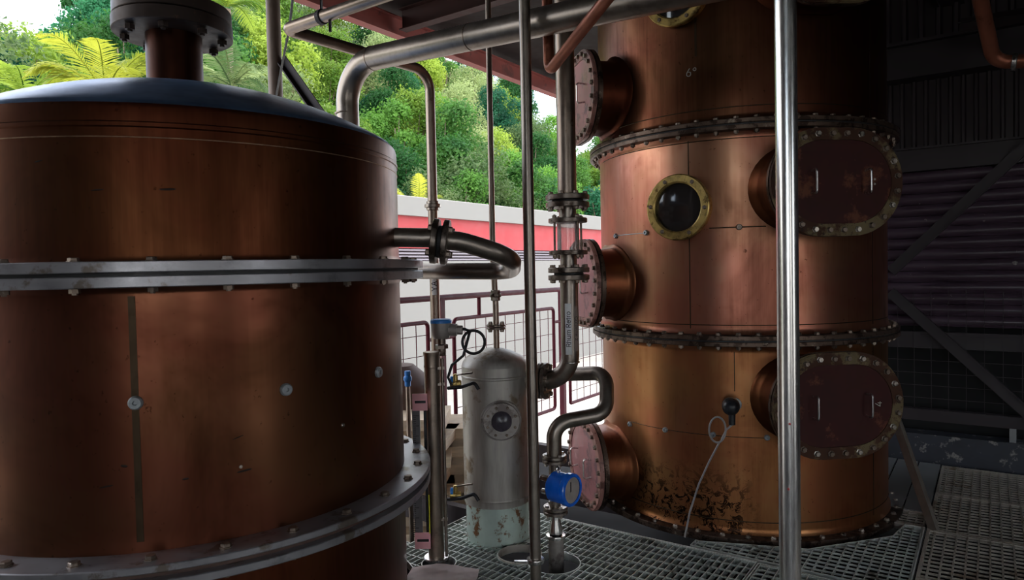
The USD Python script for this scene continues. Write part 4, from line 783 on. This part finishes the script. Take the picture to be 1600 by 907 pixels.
def make_tree(kind, idx):
    rng = np.random.default_rng(100 + idx)
    spec = {'mid': (26, 2.7, 5.8, 1.0, 15000, 0.22, 'leaf_mid', 'rounded mid-green broadleaf tree on the hillside'), 'dark': (24, 2.4, 6.2, 0.8, 15000, 0.21, 'leaf_dark', 'dense dark green tree on the hillside'),
            'yellow': (22, 2.4, 5.0, 0.8, 12000, 0.21, 'leaf_yellow', 'bright yellow-green feathery tree on the hillside'), 'grey': (28, 2.7, 6.2, 1.2, 12000, 0.19, 'leaf_grey', 'pale olive thin-leaved tree on the hillside')}[kind]
    n, w, hh, z0, cnt, sz_, m, lab = spec
    t = thing('hillside_tree', lab, 'tree', (0, 0, 0), group={'mid': 'round green trees on the hillside', 'dark': 'dark trees on the hillside', 'yellow': 'yellow-green trees on the hillside', 'grey': 'olive trees on the hillside'}[kind])
    cs, rs = crown(rng, n, w, hh, z0)
    part('crown', leaf_cloud(cs, rs, cnt, sz_, rng), m, t, smooth=False)
    br = [sweep(np.array([(0, 0, -1.0), (0.1, 0.05, z0 * 0.6), (0.0, 0.1, z0 + hh * 0.5), (0.1, 0, z0 + hh * 0.8)]), np.array([0.2, 0.16, 0.10, 0.03]), 8)]
    for c in cs[:9]: br.append(sweep(np.array([(0.05, 0.05, z0 * 0.75), 0.5 * (np.array([0, 0, z0]) + c) + (0, 0, 0.2), c]), np.array([0.09, 0.06, 0.02]), 6))
    part('trunk', br, 'bark', t); return t
protos = {k: make_tree(k, i) for i, k in enumerate(('mid', 'dark', 'yellow', 'grey'))}
def place(node, first, pos, yaw, s, name, label=None):
    Mx = Gf.Matrix4d().SetScale(s) * Gf.Matrix4d().SetRotate(Gf.Rotation(Gf.Vec3d(0, 0, 1), yaw)) * Gf.Matrix4d().SetTranslate(Gf.Vec3d(*map(float, pos)))
    if first:
        x = UsdGeom.Xform(node.prim); x.ClearXformOpOrder(); x.AddTransformOp(opSuffix='place').Set(Mx)
        if label: tag(node, label)
    else: copy_of(node, name, Mx, label)
def where(p):                                                 # where something on the slope shows, told by the pipes in front of it
    d = np.asarray(p, float) - EYE; x = 800 + FPX * (d @ CR) / (d @ _fw)
    for lim, words in ((30, 'at the left edge'), (120, 'at the far left'), (230, 'left of the riser pipe'), (330, 'right of the riser pipe'), (430, 'left of the roof post'), (540, 'right of the roof post'),
                       (610, 'left in the overhead pipe bend'), (672, 'right in the overhead pipe bend'), (720, 'right of the branch pipe'), (768, 'left of the vent pipe'), (825, 'right of the vent pipe'),
                       (880, 'left of the feed pipe'), (940, 'beside the column'), (1e9, 'behind the column')):
        if x < lim: return x, words
def row_word(i): return ('lowest', 'second', 'third', 'fourth', 'fifth', 'sixth', 'highest')[i]
rng = np.random.default_rng(11); used = set(); spots = []
for ri, v in enumerate((27, 31, 35.5, 41, 47, 54)):
    du = 3.4 + (v - 25) * 0.09; u = 0.25 * v
    while u < 2.15 * v + 4:
        spots.append((u + rng.uniform(-1, 1), v + rng.uniform(-1.6, 1.6), ri)); u += du * rng.uniform(0.85, 1.2)
for (u, v, ri) in spots:
    wx, ww = where(W(u, v, 5.0))
    if wx > 1120: continue
    x = rng.uniform(); left = u / v < 0.8
    kind = ('dark' if x < 0.3 else 'mid' if x < 0.62 else 'yellow' if x < 0.82 else 'grey') if left else ('mid' if x < 0.35 else 'grey' if x < 0.65 else 'dark' if x < 0.8 else 'yellow')
    s = rng.uniform(0.85, 1.25)
    place(protos[kind], kind not in used, W(u, v, float(hill_z(u, v)) - 0.4), rng.uniform(0, 360), s, 'hillside_tree', f"{dict(mid='rounded mid-green', dark='dense dark green', yellow='bright yellow-green', grey='pale olive')[kind]} tree in the {row_word(ri)} row uphill, {ww}"); used.add(kind)
# understorey shrubs
def make_shrub(kind, m, lab, grp, idx, size=0.2, cnt=2200):
    rng = np.random.default_rng(300 + idx); t = thing('shrub', lab, 'shrub', (0, 0, 0), group=grp)
    cs, rs = crown(rng, 9, 1.2, 1.1, 0.35); part('foliage', leaf_cloud(cs, rs * 1.15, cnt, size, rng), m, t, smooth=False)
    part('stem', [sweep(np.array([(0, 0, -0.3), 0.5 * c + (0, 0, 0.1), c]), np.array([0.04, 0.03, 0.01]), 5) for c in cs[:6]], 'bark', t); return t
sh = {'g': make_shrub('g', 'leaf_mid', 'leafy green shrub on the hillside undergrowth', 'green shrubs on the hillside', 0), 'y': make_shrub('y', 'leaf_yellow', 'sunlit yellow-green shrub on the hillside undergrowth', 'yellow shrubs on the hillside', 1),
      'd': make_shrub('d', 'leaf_dark', 'dark green shrub on the hillside undergrowth', 'dark shrubs on the hillside', 2), 'b': make_shrub('b', 'leaf_blossom', 'pale pinkish blossoming shrub near the column', 'blossoming shrubs', 3, 0.16, 1600)}
us = set()
for ri, v in enumerate((23.2, 25, 28, 32, 37, 43, 50)):
    u = 0.25 * v
    while u < 2.3 * v + 4:
        k = rng.choice(['g', 'y', 'd'], p=[0.42, 0.3, 0.28]); uu, vv = u + rng.uniform(-0.8, 0.8), v + rng.uniform(-1, 1)
        if u / v > 1.62 and v < 28 and rng.uniform() < 0.5: k = 'b'
        zz = float(hill_z(uu, vv)) if vv > 23 else -2.5
        wx, ww = where(W(uu, vv, 5.0))
        if wx > 1120: u += rng.uniform(2.0, 3.2); continue
        place(sh[k], k not in us, W(uu, vv, zz - 0.2), rng.uniform(0, 360), rng.uniform(0.9, 1.7), 'shrub', f"{dict(g='leafy green', y='sunlit yellow-green', d='dark green', b='pale pinkish blossoming')[k]} shrub in the {row_word(ri)} row uphill, {ww}"); us.add(k); u += rng.uniform(2.0, 3.2)

def frond(L, lift, droop, n, lw, rng):
    t = np.linspace(0, 1, n); x = L * t * (1 - 0.18 * t); z = L * (lift * t - droop * t ** 2.2); y = 0.05 * L * np.sin(2 * t)
    P = np.stack([x, y, z], 1); vs, fs, k = [], [], 0
    for i in range(2, n):
        T = P[i] - P[i - 1]; T /= np.linalg.norm(T); S = np.cross(T, (0, 0, 1.0)); S /= np.linalg.norm(S); N = np.cross(S, T)
        ln = lw * math.sin(PI * (0.10 + 0.86 * t[i])) * rng.uniform(0.85, 1.1)
        for s in (-1, 1):
            d = S * s * 0.78 + T * 0.55 - N * rng.uniform(0.0, 0.35); d /= np.linalg.norm(d); w = T * L / n * 0.42
            a, b, c, e = P[i] - w, P[i] + w, P[i] + d * ln * 0.55 + w * 0.9 + N * 0.01, P[i] + d * ln - N * ln * 0.12
            vs += [a, b, c, e, P[i] + d * ln * 0.5 - w * 0.9]; fs += [(k, k + 1, k + 2), (k, k + 2, k + 4), (k + 4, k + 2, k + 3)]; k += 5
    return trimesh.Trimesh(np.array(vs), np.array(fs), process=False), P
def palm(px, py, Yd, n, L, label, m='leaf_palm', seed=0, drp=0.75, lft=(0.35, 1.1)):
    rng = np.random.default_rng(500 + seed); c = at(px, py, Yd); g = np.array([c[0], c[1], -2.5]); t = thing('palm_tree', label, 'palm', g)
    part('trunk', sweep(np.array([g, g * [1, 1, 0] + (0.1, 0, (c[2] - 2.5) / 2), c - (0, 0, 0.1)]), np.array([0.17, 0.14, 0.11]), 12), 'bark', t)
    for i in range(n):
        F, P_ = frond(L * rng.uniform(0.8, 1.15), rng.uniform(*lft), drp * rng.uniform(0.7, 1.2), 44, L * 0.30, rng); a = 2 * PI * i / n + rng.uniform(-0.2, 0.2)
        Tm = trimesh.transformations.rotation_matrix(a, (0, 0, 1)); F.apply_transform(Tm); r_ = sweep(P_, np.linspace(0.025, 0.006, len(P_)), 6); r_.apply_transform(Tm)
        F.apply_translation(c); r_.apply_translation(c); fr = part('frond', F, m, t, smooth=False); part('rib', r_, m, fr)
palm(165, 150, 20, 15, 2.1, 'sunlit yellow palm behind the tank, left of the riser pipe', seed=1, lft=(0.5, 1.5))
palm(362, 135, 20, 13, 1.9, 'pale drooping palm behind the tank, right of the riser pipe', 'leaf_grey', seed=2, drp=0.9)
palm(355, 10, 23, 13, 2.0, 'tall yellow-green palm just right of the riser flange', 'leaf_yellow', seed=3)
palm(655, 335, 26, 9, 1.5, 'small orange-yellow palm showing above the white building', seed=4, lft=(0.7, 1.6), drp=0.6)
palm(40, 150, 22, 12, 1.9, 'low green palm at the left edge above the tank', 'leaf_yellow', seed=5)
